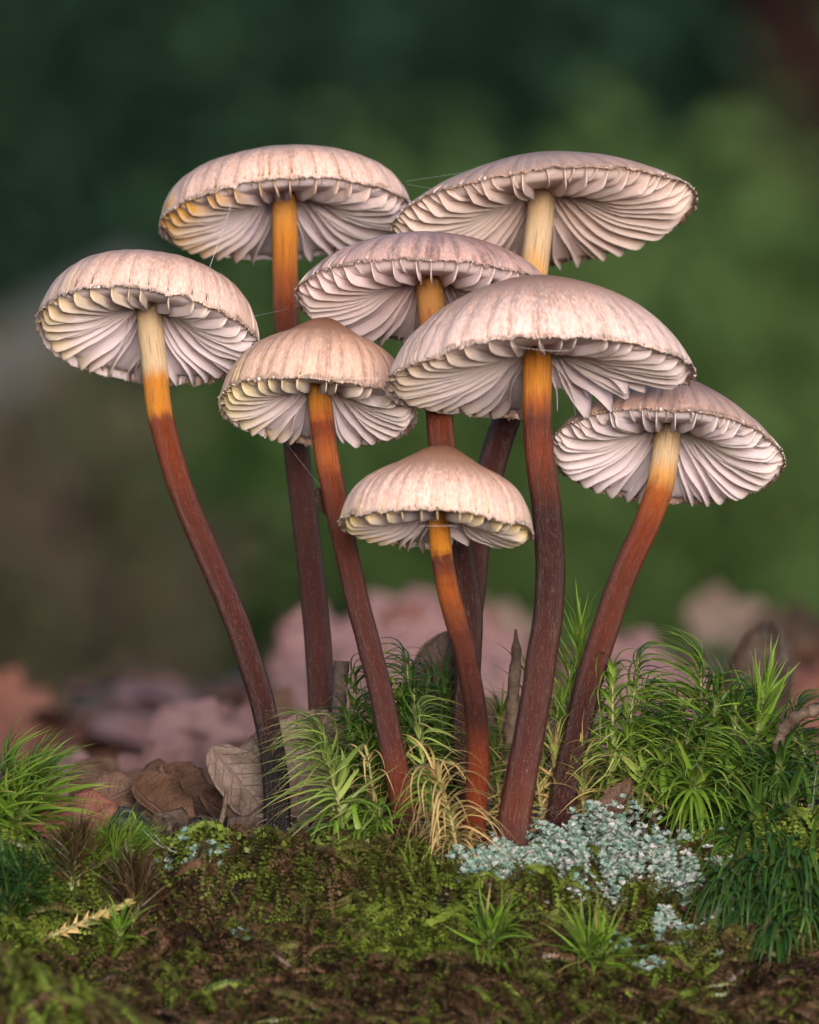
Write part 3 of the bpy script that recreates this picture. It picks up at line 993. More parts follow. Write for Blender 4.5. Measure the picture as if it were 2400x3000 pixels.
shoot('second dark green moss shoot leaning from the netted dead leaf', None, PD(860, 1640, 1.3), PD(905, 1420, 1.4), 60, 0.50, 0.024, M_dark,
      sweep=(-0.9, 0, -0.4), ksw=1.1, out=0.4, seed=107)
shoot('curled dark moss shoot beside the short broken twig stub', None, PD(760, 1640, 1.2), PD(745, 1420, 1.2), 56, 0.48, 0.026, M_dark,
      sweep=(0.7, 0, -0.8), ksw=1.3, out=0.4, seed=108)
for q_, (x, y, d_, tx, ty) in enumerate([(800, 1650, .9, 790, 1500), (850, 1640, 1.0, 845, 1480), (765, 1670, .8, 735, 1520), (900, 1650, 1.1, 935, 1480),
                                         (830, 1690, .5, 815, 1580), (870, 1700, .5, 880, 1590), (780, 1720, .2, 770, 1640),
                                         (820, 1660, 1.1, 800, 1440), (880, 1650, .8, 872, 1450), (930, 1640, 1.2, 942, 1430), (790, 1690, .6, 772, 1560), (910, 1690, .3, 920, 1570), (840, 1680, .9, 850, 1500)]):
    shoot('green moss shoot in the tuft among the central dark stems', 'moss tuft among the stems', PD(x, y, d_), PD(tx, ty, d_), 52, 0.5, 0.024,
          [M_dark, M_green, M_dark][q_ % 3], sweep=(rng.uniform(-.8, .8), rng.uniform(-.4, .1), -0.5), ksw=1.1, age0=0.35 * (q_ % 2), seed=120 + q_)
for q_, (x, y, d_, tx, ty) in enumerate([(745, 1830, -0.9, 700, 1760), (790, 1840, -0.9, 815, 1770), (760, 1835, -1.0, 760, 1745), (720, 1790, -.6, 700, 1690), (790, 1800, -.7, 800, 1700)]):
    shoot('dark drooping moss shoot at the foot of the pale fountain shoot', 'drooping moss at the foot of the fountain shoot', PD(x, y, d_), PD(tx, ty, d_ - 0.15), 34, 0.55, 0.024,
          M_green, sweep=(0, -0.2, -1), ksw=0.9, out=0.9, grav=0.8, a0=85, a1=50, age0=0.1, seed=140 + q_)
for q_, (x, y, d_, tx, ty) in enumerate([(955, 1840, -1.4, 940, 1750), (985, 1850, -1.4, 985, 1765), (800, 1700, 0, 775, 1590), (860, 1680, .3, 850, 1560)]):
    shoot('straw coloured withered moss shoot tucked low between the stems', 'withered straw moss between the stems', PD(x, y, d_), PD(tx, ty, d_), 34, 0.55, 0.018,
          M_pale, sweep=(0.2, -0.1, -1), ksw=0.9, out=0.9, grav=0.8, a0=85, a1=45, age0=0.9, age1=0.75, seed=150 + q_)
# between the two right-hand stems
shoot('upright feathery moss shoot showing between the two right stems', None, PD(1215, 1640, 1.0), PD(1222, 1320, 1.0), 76, 0.44, 0.022, M_green,
      sweep=(-0.1, 0, 0.4), ksw=0.6, out=0.5, grav=0.2, a0=70, a1=15, age0=0.55, age1=0.0, seed=160)
for q_, (x, y, d_, tx, ty, ag) in enumerate([(1180, 1660, .8, 1175, 1480, .3), (1235, 1650, .7, 1235, 1460, .4), (1190, 1690, .4, 1170, 1570, .9), (1230, 1690, .3, 1225, 1590, .9),
                                             (1110, 1650, 1.3, 1115, 1400, .2), (1040, 1660, 1.4, 1050, 1500, .5), (1150, 1700, .4, 1125, 1600, .9), (1090, 1680, 1.0, 1085, 1560, .8),
                                             (1140, 1680, .9, 1138, 1500, .4), (1060, 1690, .9, 1040, 1580, .7), (1200, 1670, .9, 1200, 1410, .2), (1245, 1640, 1.2, 1252, 1380, .1)]):
    shoot('mixed green and straw moss shoot behind the thick right-of-centre stem', 'moss behind the right-hand stems', PD(x, y, d_), PD(tx, ty, d_), 50, 0.46, 0.020,
          M_green if ag < 0.8 else M_pale, sweep=(rng.uniform(-.8, .8), 0, -0.3), ksw=0.9, age0=ag, age1=max(0, ag - .4), seed=170 + q_)
# right of the right-hand stem
R_SHOOTS = [
    # x, y, depth, tipx, tipy, n, L, W, mat, sweep, ksw, a0, a1, age0
    (1300, 1640, .6, 1345, 1385, 64, .50, .026, M_green, (0.9, 0, -.5), 1.4, 75, 20, .2),
    (1290, 1660, .5, 1290, 1400, 60, .52, .026, M_green, (0.3, 0, -.9), 1.3, 75, 25, .1),
    (1275, 1680, .2, 1290, 1560, 46, .50, .020, M_pale, (-.7, -.2, -.8), 1.4, 80, 30, .75),
    (1320, 1670, .3, 1330, 1540, 50, .48, .022, M_green, (0.6, -.1, -.5), 1.1, 80, 20, .3),
    (1380, 1680, .9, 1400, 1520, 52, .46, .026, M_dark, (-.5, 0, -.6), 1.2, 75, 15, .1),
    (1370, 1640, 1.0, 1390, 1500, 46, .42, .030, M_dark, (0.8, 0, -.5), 1.4, 70, 10, .1),
    (1480, 1620, 1.2, 1475, 1385, 66, .54, .032, M_green, (-.9, 0, .1), 1.3, 70, 10, .05),
    (1500, 1640, 1.1, 1505, 1470, 54, .46, .028, M_dark, (-.6, 0, -.3), 1.0, 80, 25, .05),
    (1575, 1640, 1.0, 1615, 1440, 60, .44, .028, M_green, (0.2, 0, .7), 1.0, 70, 10, .05),
    (1545, 1650, 1.0, 1550, 1480, 54, .46, .030, M_dark, (0.7, 0, -.4), 1.1, 75, 20, .05),
    (1620, 1660, 1.0, 1650, 1540, 46, .46, .026, M_dark, (0.6, 0, -.2), 1.0, 80, 20, .1),
    (1440, 1660, .7, 1445, 1550, 50, .50, .030, M_dark, (-.5, -.2, -.4), 1.0, 85, 35, .05),
    (1600, 1780, .1, 1560, 1585, 60, .55, .034, M_green, (-1.0, -.1, .1), 1.5, 75, 10, .05),
    (1700, 1640, .9, 1690, 1560, 40, .50, .026, M_dark, (0.4, -.2, -.3), 1.0, 85, 40, .15),
    (1340, 1650, .9, 1360, 1450, 56, .46, .026, M_dark, (0.8, 0, -.4), 1.2, 75, 20, .15),
    (1410, 1650, 1.1, 1425, 1475, 52, .46, .028, M_green, (-.8, 0, -.3), 1.2, 75, 15, .1),
    (1530, 1640, 1.3, 1520, 1425, 56, .46, .028, M_dark, (-.7, 0, -.5), 1.3, 75, 20, .1),
    (1590, 1650, 1.3, 1580, 1455, 56, .46, .028, M_green, (-.9, 0, -.4), 1.3, 75, 15, .1),
    (1660, 1650, 1.2, 1682, 1485, 50, .46, .028, M_dark, (.8, 0, -.2), 1.2, 75, 20, .1),
    (1460, 1700, .2, 1440, 1600, 50, .50, .028, M_dark, (-.8, -.2, -.6), 1.2, 80, 25, .15),
    (1560, 1700, .2, 1580, 1610, 50, .50, .030, M_dark, (.7, -.2, -.6), 1.2, 80, 25, .1),
    (1350, 1700, .1, 1362, 1600, 50, .50, .024, M_pale, (.8, -.2, -.6), 1.3, 80, 25, .55),
    (1650, 1720, .1, 1625, 1640, 50, .52, .030, M_dark, (-.8, -.2, -.4), 1.2, 80, 25, .1),
    (1420, 1690, .4, 1405, 1540, 54, .50, .026, M_dark, (-.9, -.1, -.3), 1.3, 75, 15, .1),
    (1500, 1680, .5, 1490, 1560, 54, .50, .030, M_green, (.7, -.1, -.6), 1.3, 75, 20, .05),
    (1715, 1700, .5, 1710, 1620, 42, .52, .028, M_dark, (-.6, -.2, -.2), 1.0, 85, 40, .1),
]
for q_, (x, y, d_, tx, ty, n_, l_, w_, mt, sw, ks, a0, a1, ag) in enumerate(R_SHOOTS):
    shoot('swept green moss shoot rising from the thick clump beside the lichen', 'tall moss clump beside the lichen', PD(x, y, d_), PD(tx, ty, d_), n_, l_, w_, mt,
          sweep=sw, ksw=ks, a0=a0, a1=a1, age0=ag, seed=200 + q_, lift=0.1)
# rosettes that face forward
STARS = [(1462, 1655, -.2, .66, M_green, 62), (1590, 1725, -.3, .62, M_dark, 58), (1530, 1640, .3, .55, M_dark, 50), (1400, 1610, .3, .50, M_green, 46), (1640, 1620, .2, .55, M_dark, 44),
         (1700, 1760, -.2, .6, M_dark, 46), (1520, 1740, -.2, .55, M_dark, 46), (1660, 1690, 0.0, .55, M_dark, 44)]
for q_, (x, y, d_, l_, mt, n_) in enumerate(STARS):
    t_ = PD(x, y, d_ - 0.45)
    b_ = PD(x + rng.uniform(-8, 8), y + 45, d_ + 0.35)
    shoot('star-shaped green moss rosette on the front of the clump beside the lichen', 'moss rosettes beside the lichen', b_, t_, n_, l_, 0.034, mt,
          sweep=(0, -.1, -1), ksw=.55, out=0.25, grav=0.55, a0=90, a1=38, age0=.1, age1=.0, s0=.45, seed=230 + q_, hero=q_ < 2, lift=9, wander=0.3)
# hanging moss over the log edge, lower right
HANG = [(1560, 1870, -1.5), (1620, 1860, -1.6), (1680, 1850, -1.6), (1715, 1900, -1.8), (1650, 1920, -2.0), (1590, 1915, -1.9), (1700, 1950, -2.2), (1540, 1900, -1.8), (1690, 1810, -1.0),
        (1560, 1800, -.8), (1620, 1800, -.9), (1650, 1980, -2.5), (1720, 1860, -1.5)]
for q_, (x, y, d_) in enumerate(HANG):
    t_ = PD(x - 14, y - 18, d_ - 0.45)
    b_ = PD(x + 8, y + 10, d_ + 0.3)
    shoot('dark green moss tuft hanging over the log edge under the tall clump', 'moss hanging over the log edge', b_, t_, 50, 0.72, 0.030, M_deep if q_ % 3 else M_dark,
          sweep=(rng.uniform(-.4, .2), -.05, -1), ksw=1.25, out=0.1, grav=0.9, a0=75, a1=30, age0=.12, age1=.0, s0=.35, seed=250 + q_, lift=0.4, wander=0.3)
# left tuft
LEFT = [(40, 1790, -.6, 45, 1690, .60, M_green, (0.5, -.2, -.1), .1), (75, 1760, -.3, 95, 1640, .55, M_green, (0.9, -.1, .1), .05), (20, 1740, -.2, 20, 1610, .55, M_green, (0.7, 0, .3), .05),
        (-15, 1780, -.5, -15, 1680, .6, M_green, (0.6, 0, 0), .1), (50, 1735, .1, 70, 1620, .5, M_green, (0.6, 0, .3), .05)]
for q_, (x, y, d_, tx, ty, l_, mt, sw, ag) in enumerate(LEFT):
    shoot('bright green upright moss shoot in the tuft beside the red dead leaf', 'bright moss tuft beside the red leaf', PD(x, y, d_), PD(tx, ty, d_ - .1), 58, l_, 0.034, mt,
          sweep=sw, ksw=1.2, out=.4, grav=.4, a0=80, a1=15, age0=ag + .05, seed=300 + q_, hero=q_ < 2)
for q_, (x, y, d_) in enumerate([(20, 1900, -1.9), (-10, 1930, -2.1), (60, 1915, -2.0), (25, 1955, -2.4)]):
    shoot('deep green moss tuft low on the log below the bright tuft', 'deep green moss low on the log', PD(x, y, d_), PD(x - 5, y - 55, d_ - .1), 52, 0.55, 0.022, M_deep,
          sweep=(0.3, -.2, -.2), ksw=.7, out=.5, grav=.4, a0=80, a1=20, seed=310 + q_)
for q_, (x, y, d_, hh) in enumerate([(150, 1880, -1.8, 95), (165, 1865, -1.7, 110), (140, 1870, -1.7, 85), (300, 1930, -2.2, 80), (280, 1950, -2.3, 70), (270, 1920, -2.1, 90)]):
    shoot('dark brown withered bristly moss tuft on the log', 'brown bristly moss on the log', PD(x, y, d_), PD(x + 4, y - hh, d_), 84, 0.34, 0.014, M_brown,
          sweep=(0.1 if q_ < 3 else -.1, -.1, 0.4), ksw=.5, out=.5, grav=.1, a0=65, a1=18, age0=.3, age1=.2, seed=320 + q_)
for q_, (x, y, d_, hh) in enumerate([(215, 1850, -1.4, 70), (190, 1870, -1.6, 60), (240, 1870, -1.6, 75), (270, 1860, -1.4, 60), (110, 1870, -1.7, 60), (255, 1830, -1.2, 45)]):
    shoot('fine yellow-green hair moss around the brown bristly tufts', 'fine hair moss around the brown tufts', PD(x, y, d_), PD(x + 8, y - hh, d_), 56, 0.40, 0.013, M_green,
          sweep=(0.6, -.1, .3), ksw=.7, out=.4, grav=.1, a0=60, a1=12, seed=330 + q_)
shoot('curled lime moss shoot held by a veil of spider silk', None, PD(250, 1795, -.9), PD(290, 1755, -.9), 34, .42, .028, M_green, sweep=(-.5, 0, -1), ksw=1.3, out=.1, grav=.3, a0=50, a1=25, seed=341)
# small stars on the log face
for q_, (x, y, d_, n_, l_) in enumerate([(1030, 2010, -2.9, 44, .46), (1050, 1990, -2.7, 30, .40), (1235, 2040, -3.1, 44, .50), (1265, 2045, -3.1, 36, .48), (1010, 2080, -3.4, 26, .30), (1085, 2085, -3.4, 26, .32),
                                         (870, 1870, -1.7, 26, .30), (250, 1985, -2.6, 30, .34)]):
    shoot('small upright star moss growing on the log face', 'small star moss on the log face', PD(x, y + 15, d_), PD(x + rng.uniform(-6, 6), y - 45 * l_ / .45, d_ - .1), n_, l_, 0.026,
          M_green, sweep=(0, -.1, -.2), ksw=.4, out=.5, grav=.3, a0=85, a1=14, seed=350 + q_, s0=.15, lift=.3)

# ------------------------------------------------------------------ liverwort and carpet on the log
GREENS = [(0.0, (0.032, 0.018, 0.013)), (0.20, (0.088, 0.045, 0.027)), (0.36, (0.18, 0.098, 0.058)), (0.48, (0.12, 0.095, 0.034)), (0.64, (0.11, 0.125, 0.024)), (0.82, (0.15, 0.20, 0.028)), (1.0, (0.24, 0.31, 0.05))]
M_liver = carpet_material('liverwort', GREENS, 0.25, 0.38, 0.3)


def strands(name, n, xr, yr, seed, hue_shift=0.0, length=(0.35, 1.0), size=(0.028, 0.045)):
    r_ = np.random.default_rng(seed)
    b = Buf()
    ns = 22
    x = r_.uniform(*xr, n)
    y = yr[0] + (yr[1] - yr[0]) * r_.uniform(0, 1, n)
    L = r_.uniform(*length, n)
    ang = r_.normal(-np.pi / 2, 0.45, n)
    lift = r_.uniform(0.02, 0.24, n)
    hue0 = 0.50 + 0.62 * fbm(np.stack([x * 0.8, y * 1.1, 0 * x + seed], -1), 3, 21) + r_.normal(0, 0.16, n)
    hue0 = hue0 + 0.11 - 0.15 * smooth(-2.8, -3.6, y) + hue_shift
    cx, cy = x.copy(), y.copy()
    C = []
    for k in range(ns):
        t = k / (ns - 1)
        z = gz(cx, cy) + lift * np.sin(np.pi * min(1, 0.15 + t * 0.9))
        C.append(np.stack([cx, cy, z], -1))
        ang = ang + r_.normal(0, 0.16, n)
        cx = cx + np.cos(ang) * L / ns
        cy = cy + np.sin(ang) * L / ns
    C = np.stack(C, 1)
    T = nrm(np.gradient(C, axis=1))
    Nn = gnormal(C[..., 0], C[..., 1])
    B = nrm(np.cross(T, Nn))
    Nn = np.cross(B, T)
    s = r_.uniform(*size, n)[:, None, None] * np.linspace(1.1, 0.75, ns)[None, :, None] * r_.uniform(0.8, 1.2, (n, ns, 1))
    for phi in (-1.15, 0.0, 1.15):
        j = r_.normal(0, 0.22, (n, ns, 1))
        O = B * math.sin(phi) + Nn * math.cos(phi)          # outward on the rope
        Sd = B * math.cos(phi) - Nn * math.sin(phi)         # round the rope
        c0 = C + O * s * 0.75
        v0 = c0 - T * s * 0.55 - O * s * 0.25
        v1 = c0 + Sd * s * 0.62 + T * s * 0.15 - O * s * 0.1
        v2 = c0 + T * s * 0.95 + O * s * (0.42 + j)
        v3 = c0 - Sd * s * 0.62 + T * s * 0.15 - O * s * 0.1
        V = np.stack([v0, v1, v2, v3], 2).reshape(-1, 3)
        Q = np.arange(len(V)).reshape(-1, 4)
        hue = np.repeat(np.clip(hue0[:, None] + r_.normal(0, 0.06, (n, ns)) + 0.14 * np.linspace(-1, 1, ns)[None, :], 0, 1).ravel(), 4)
        rd = np.repeat(r_.uniform(0, 1, n * ns), 4)
        b.add(V, Q, leaf=np.stack([0 * hue, hue, rd], -1))
    o = link(name, b.mesh(name, M_liver))
    return o


tag(strands('hanging_liverwort', 3500, (-8.5, 8.5), (-4.4, -0.75), 5, 0.05, (0.4, 1.2), (0.030, 0.060)), 'draped strands of green and brown liverwort over the log face', 'liverwort', kind='stuff')
tag(strands('foreground_liverwort', 2200, (-8.5, 8.5), (-7.0, -3.6), 6, -0.06, (0.4, 1.1), (0.028, 0.052)), 'dark brown and green liverwort low on the log', 'liverwort', kind='stuff')


tag(strands('near_liverwort', 900, (-7.5, -1.8), (-9.6, -6.6), 13, 0.0, (0.4, 1.1), (0.035, 0.065)), 'blurred brown and green liverwort hump low at the end of the log face', 'liverwort', kind='stuff')


def carpet(name, n, xr, yr, seed, size, mat, hue_f, hmax=0.10, tilt=0.7):
    r_ = np.random.default_rng(seed)
    x = r_.uniform(*xr, n)
    y = r_.uniform(*yr, n)
    z = gz(x, y) + r_.uniform(0, hmax, n)
    N0 = nrm(gnormal(x, y) + r_.normal(0, tilt, (n, 3)))
    A = nrm(np.cross(N0, r_.normal(0, 1, (n, 3))))
    B = np.cross(N0, A)
    s = r_.uniform(*size, n)[:, None]
    c = np.stack([x, y, z], -1)
    V = np.stack([c, c + A * s * 0.8 + B * s * 0.55 + N0 * s * 0.2, c + A * s * 1.7, c + A * s * 0.8 - B * s * 0.55 + N0 * s * 0.2], 1).reshape(-1, 3)
    hue = np.repeat(np.clip(hue_f(x, y, r_), 0, 1), 4)
    b = Buf()
    b.add(V, np.arange(len(V)).reshape(-1, 4), leaf=np.stack([0 * hue, hue, np.repeat(r_.uniform(0, 1, n), 4)], -1))
    return link(name, b.mesh(name, mat))


def hue_log(x, y, r_):
    return 0.46 + 0.45 * fbm(np.stack([x * 1.1, y * 1.4, 0 * x + 3], -1), 3, 31) - 0.12 * smooth(-2.8, -3.8, y) + 0.11 + r_.normal(0, 0.15, len(x)) + 0.18 * smooth(-2.6, -1, y)


tag(carpet('leafy_moss_carpet', 64000, (-8.5, 8.5), (-6.5, -0.4), 8, (0.010, 0.026), M_liver, hue_log), 'tiny leaved moss carpet filling the log surface', 'moss', kind='stuff')
M_duff = carpet_material('duff', [(0, (0.012, 0.008, 0.006)), (0.5, (0.05, 0.028, 0.018)), (0.85, (0.13, 0.075, 0.045)), (1, (0.26, 0.18, 0.12))], 0.1, 0.6, 0.3)
tag(carpet('duff_crumbs', 22000, (-9.5, 9.5), (-0.8, 9), 9, (0.03, 0.09), M_duff, lambda x, y, r_: r_.uniform(0, 1, len(x)), 0.12, 0.9), 'dark crumbs of rotted leaf and soil on top of the log', 'soil', kind='stuff')
# bright leafy cushion behind the log lip
tag(carpet('bright_moss_fringe', 2600, (-2.4, 0.7), (-1.5, -0.9), 12, (0.03, 0.06), M_liver, lambda x, y, r_: 0.78 + r_.normal(0, .12, len(x)), 0.16, 0.8), 'bright green leafy moss fringe along the lip of the log', 'moss', kind='stuff')

# ------------------------------------------------------------------ lichen
ml = Mat('lichen')
_v, _t, _h, _r = ml.attr('leaf')
_c = ml.ramp(_h, [(0, (0.14, 0.26, 0.21)), (0.40, (0.26, 0.37, 0.31)), (0.66, (0.40, 0.45, 0.41)), (1, (0.52, 0.46, 0.47))])
_c = ml.mix(ml.mapr(_r, 0, 1, 0, 0.35, False), _c, (0.18, 0.20, 0.15))
M_lichen = ml.leafy(_c, 0.8, 0.15, ml.bump(ml.noise(ml.objvec(), 2500, 3), 0.0001, 0.6), spec=0.15)


def lichen(name, label, blobs, n, seed, size=(0.035, 0.085), stalks=0, hue=0.4, cushion=0.46):
    r_ = np.random.default_rng(seed)
    X, Yy, Hh = [], [], []
    while len(X) < n:
        cx, cy, sx, sy, w = blobs[r_.integers(len(blobs))]
        x, y = r_.normal(cx, sx), r_.normal(cy, sy)
        m_ = vnoise(np.array([[x * 4.2, y * 5.2, seed]]), 4)[0]
        if m_ < 0.0:
            continue
        X.append(x)
        Yy.append(y)
        Hh.append(r_.uniform(0.0, 1) * cushion * w * (0.5 + max(m_, 0)) * max(0.15, 1 - 0.5 * (((x - cx) / (2 * sx)) ** 2 + ((y - cy) / (2 * sy)) ** 2)))
    X, Yy, Hh = np.array(X), np.array(Yy), np.array(Hh)
    c = np.stack([X, Yy, gz(X, Yy) + 0.03 + Hh], -1)
    b = Buf()
    # every rosette: small lobed scales spreading up and out from one point
    prof = np.array([(0, .16), (.45, .30), (.70, .62), (.88, .50), (.82, .26), (1.05, .18), (.92, 0.0)])
    out_ = np.vstack([prof * [1, 1], prof[::-1][1:] * [1, -1]])
    ctr_ = np.array([[.5, 0]])
    shp = np.vstack([out_, ctr_])
    ko = len(out_)
    tri = [(ko, i_, (i_ + 1) % ko) for i_ in range(ko)]
    for q in range(n):
        nf = int(r_.integers(5, 10))
        hq = np.clip(hue + r_.normal(0, .27), 0, 1)
        az = r_.uniform(0, 6.28) + np.arange(nf) * 6.28 / nf + r_.normal(0, .3, nf)
        for w_ in range(nf):
            L_ = r_.uniform(*size) * 1.9
            el = r_.uniform(.15, 1.1)
            A = np.array([math.cos(az[w_]) * math.cos(el), math.sin(az[w_]) * math.cos(el), math.sin(el)])
            B = nrm(np.cross(A, np.array([0, 0, 1.0]) + r_.normal(0, .35, 3)))
            N_ = np.cross(B, A)
            sh = shp * np.array([1, r_.uniform(.5, .95)]) * (1 + r_.normal(0, .10, (len(shp), 1)))
            cup = 0.30 * sh[:, :1] ** 2 * r_.uniform(-.6, 1.2) + 0.25 * np.abs(sh[:, 1:2])
            V = c[q] + (sh[:, :1] * A + sh[:, 1:2] * B + cup * N_) * L_
            b.add(V, None, tri, leaf=(0, np.clip(hq + r_.normal(0, .12), 0, 1), r_.uniform()))
    for q in range(stalks):
        p = c[r_.integers(n)] - np.array([0, 0, 0.05])
        d_ = nrm(np.array([r_.normal(0, .5), r_.normal(-.2, .4), 1.0]))
        l_ = r_.uniform(.14, .36)
        path = np.array([p + d_ * l_ * t + r_.normal(0, .012, 3) for t in np.linspace(0, 1, 6)])
        V, Q, T, at = tube(catmull(path, 10), np.linspace(.026, .012, 10) * r_.uniform(.5, 1.4), 7, True, .5, q, 3)
        b.add(V, Q, T, leaf=(0, r_.uniform(.8, 1), r_.uniform(0, .8)))
    return tag(link(name, b.mesh(name, M_lichen)), label, 'lichen', kind='stuff')


lichen('grey_green_lichen', 'crusty pale mint and white lichen cushion at the foot of the right-hand stems',
       [(1.35, -1.4, .34, .30, 1), (1.9, -1.5, .42, .32, 1.2), (2.5, -1.6, .33, .32, 1), (2.85, -1.9, .26, .25, .8), (0.75, -1.7, .2, .2, .7), (2.2, -1.0, .45, .3, 1.1), (2.6, -2.25, .25, .16, .6), (3.05, -2.1, .2, .2, .7), (1.2, -1.75, .25, .12, .6)], 3900, 41, size=(0.014, 0.032), stalks=0, hue=0.46)
lichen('mint_lichen', 'mint green lichen scales on the log face below the pale cushion', [(2.35, -2.75, .28, .12, .5), (2.55, -3.0, .12, .1, .4), (3.0, -3.1, .08, .06, .4)], 80, 42, hue=0.15, size=(.02, .04))
lichen('mint_lichen', 'mint green lichen patch on the log beside the silk veil', [(-2.25, -1.55, .14, .08, .7), (-2.1, -1.3, .12, .08, .8)], 46, 43, hue=0.15, size=(.02, .038))
lichen('mint_lichen', 'tiny turquoise lichen flake alone on the dark log face', [(-1.72, -2.9, .05, .04, .4)], 9, 44, hue=0.05, size=(.02, .035))
lichen('mint_lichen', 'mint green lichen scales at the edge of the cushion by the dead golden moss', [(0.72, -1.9, .12, .14, .6)], 42, 45, hue=0.15, size=(.02, .04))

# ------------------------------------------------------------------ dead leaves, twigs, soil
ML_brown = dead_leaf_material('dead_leaf_brown', (0.070, 0.034, 0.020), (0.12, 0.064, 0.040), (0.17, 0.105, 0.07))
ML_grey = dead_leaf_material('dead_leaf_grey', (0.13, 0.088, 0.068), (0.20, 0.14, 0.112), (0.085, 0.052, 0.040))
ML_red = dead_leaf_material('dead_leaf_red', (0.13, 0.042, 0.028), (0.20, 0.080, 0.058), (0.30, 0.17, 0.115))
ML_mauve = dead_leaf_material('dead_leaf_mauve', (0.17, 0.085, 0.085), (0.25, 0.145, 0.145), (0.27, 0.17, 0.16))
ML_black = plain_material('black_leaf', (0.006, 0.006, 0.007), (0.02, 0.02, 0.022), 500, 0.35, 0.0001)
ML_dark = dead_leaf_material('dead_leaf_dark', (0.035, 0.022, 0.016), (0.075, 0.045, 0.030), (0.10, 0.065, 0.045))


def dead_leaf(label, group, loc, rot, size, mat, curl=0.5, bend=0.5, width=0.34, lobes=0, ragged=0.0, seed=1, crumple=0.06, name='dead_leaf', sink=False, n=(26, 15)):
    """rot: euler degrees; leaf lies along local x, upper side local z"""
    r_ = np.random.default_rng(seed)
    ns, nw = n
    s = np.linspace(0, 1, ns)
    w = np.linspace(-1, 1, nw)
    hw = size * width * np.sin(np.pi * np.clip(s, .005, .995) ** .85) ** .62
    if lobes:
        hw = hw * (1 - 0.38 * (0.5 + 0.5 * np.cos(2 * np.pi * lobes * s)) ** 1.2)
    SS, WW = np.meshgrid(s, w, indexing='ij')
    rg = 1 + ragged * fbm(np.stack([SS * 7, WW * 0 + np.sign(WW) * 3, 0 * SS + seed], -1), 3, seed)
    x = (SS - 0.5) * size
    y = WW * hw[:, None] * rg
    # roll up across and along
    cw = curl / size * 2.2
    yy = np.sin(y * cw) / cw if curl else y
    z = (1 - np.cos(y * cw)) / cw if curl else 0 * y
    bx = bend / size * 1.6
    if bend:
        x2 = np.sin(x * bx) / bx
        z = z + (1 - np.cos(x * bx)) / bx
        x = x2
    z = z + crumple * size * fbm(np.stack([SS * 4, WW * 2, 0 * SS + seed * .7], -1), 3, seed + 2)
    V = np.stack([x, yy, z], -1).reshape(-1, 3)
    V2 = V - np.array([0, 0, 0.012])
    i = np.arange(ns - 1)[:, None] * nw
    j = np.arange(nw - 1)[None, :]
    Q = np.stack([i + j, i + nw + j, i + nw + j + 1, i + j + 1], -1).reshape(-1, 4)
    off = ns * nw
    per = np.concatenate([np.arange(nw), np.arange(1, ns) * nw + nw - 1, (ns - 1) * nw + np.arange(nw - 2, -1, -1), np.arange(ns - 2, 0, -1) * nw])
    pn = np.roll(per, -1)
    Qs = np.stack([per, pn, pn + off, per + off], -1)
    at = np.stack([SS.ravel(), WW.ravel(), np.full(SS.size, r_.uniform())], -1)
    b = Buf()
    b.add(np.vstack([V, V2]), np.vstack([Q, Q[:, ::-1] + off, Qs]), leaf=np.vstack([at, at]))
    if sink:
        pass
    o = link(name, b.mesh(name, mat), loc=loc)
    o.rotation_euler = [math.radians(v) for v in rot]
    return tag(o, label, 'leaf', group)


dead_leaf('curled grey-brown dead leaf propped behind the lone bowed stem', None, PD(625, 1655, 1.3), (68, -62, 8), 1.75, ML_grey, .35, .5, .42, 0, .1, 401)
dead_leaf('pale folded flap of dead leaf leaning against the lone bowed stem', None, PD(520, 1665, 1.0), (65, 48, -12), 1.2, ML_grey, 1.4, .3, .26, 0, .2, 402)
dead_leaf('red-brown dead leaf scrap with lacy veins beside the bright moss tuft', None, PD(155, 1725, -.4), (52, -12, 10), 1.0, ML_red, .5, .5, .34, 2, .35, 403)
dead_leaf('rolled brown dead leaf with an upturned edge by the black strip', None, PD(345, 1715, .9), (60, 30, 40), 1.15, ML_brown, 1.6, .4, .36, 0, .15, 404)
dead_leaf('domed brown dead leaf with scalloped edge next to the pale flap', None, PD(440, 1735, 1.0), (35, 10, 15), 1.15, ML_brown, -1.5, -.6, .40, 3, .15, 405)
dead_leaf('black glossy curled strip of leaf behind the red scrap', None, PD(262, 1722, .1), (42, 14, -6), 1.2, ML_black, .5, -1.7, .13, 0, .1, 406)
dead_leaf('netted brown dead leaf standing between the moss and a dark stem', None, PD(920, 1430, 2.2), (75, -68, 10), 1.15, ML_grey, 1.6, .4, .32, 0, .2, 407)
dead_leaf('dark shrivelled leaf scrap caught between two stems', None, PD(676, 1062, 0.35), (62, 52, 15), 0.40, ML_dark, 1.4, 1.0, .28, 0, .3, 408, n=(16, 9))
dead_leaf('curled dark dead leaf standing beyond the tall moss clump', None, PD(1585, 1440, 10), (75, -72, 25), 1.5, ML_dark, 1.6, .5, .36, 0, .2, 409)
dead_leaf('mauve dead leaf lying under the tall moss at the log edge', None, PD(1680, 1690, .7), (25, 5, 10), 1.1, ML_mauve, -.6, .3, .34, 0, .1, 410)
dead_leaf('small orange curled leaf scrap by the tip of the golden moss', None, PD(980, 1862, -1.75), (30, 12, 5), 0.32, ML_red, 1.2, .6, .26, 0, .2, 411, n=(14, 9))
dead_leaf('brown crumpled leaf piece between the lichen and the tall moss', None, PD(1295, 1690, -.4), (60, -50, 10), 0.6, ML_brown, 1.4, .6, .25, 0, .3, 412)
dead_leaf('dark brown dead leaf lying flat under the domed leaf', None, PD(480, 1765, .4), (12, 4, 30), 1.3, ML_dark, .4, .3, .36, 0, .2, 413)
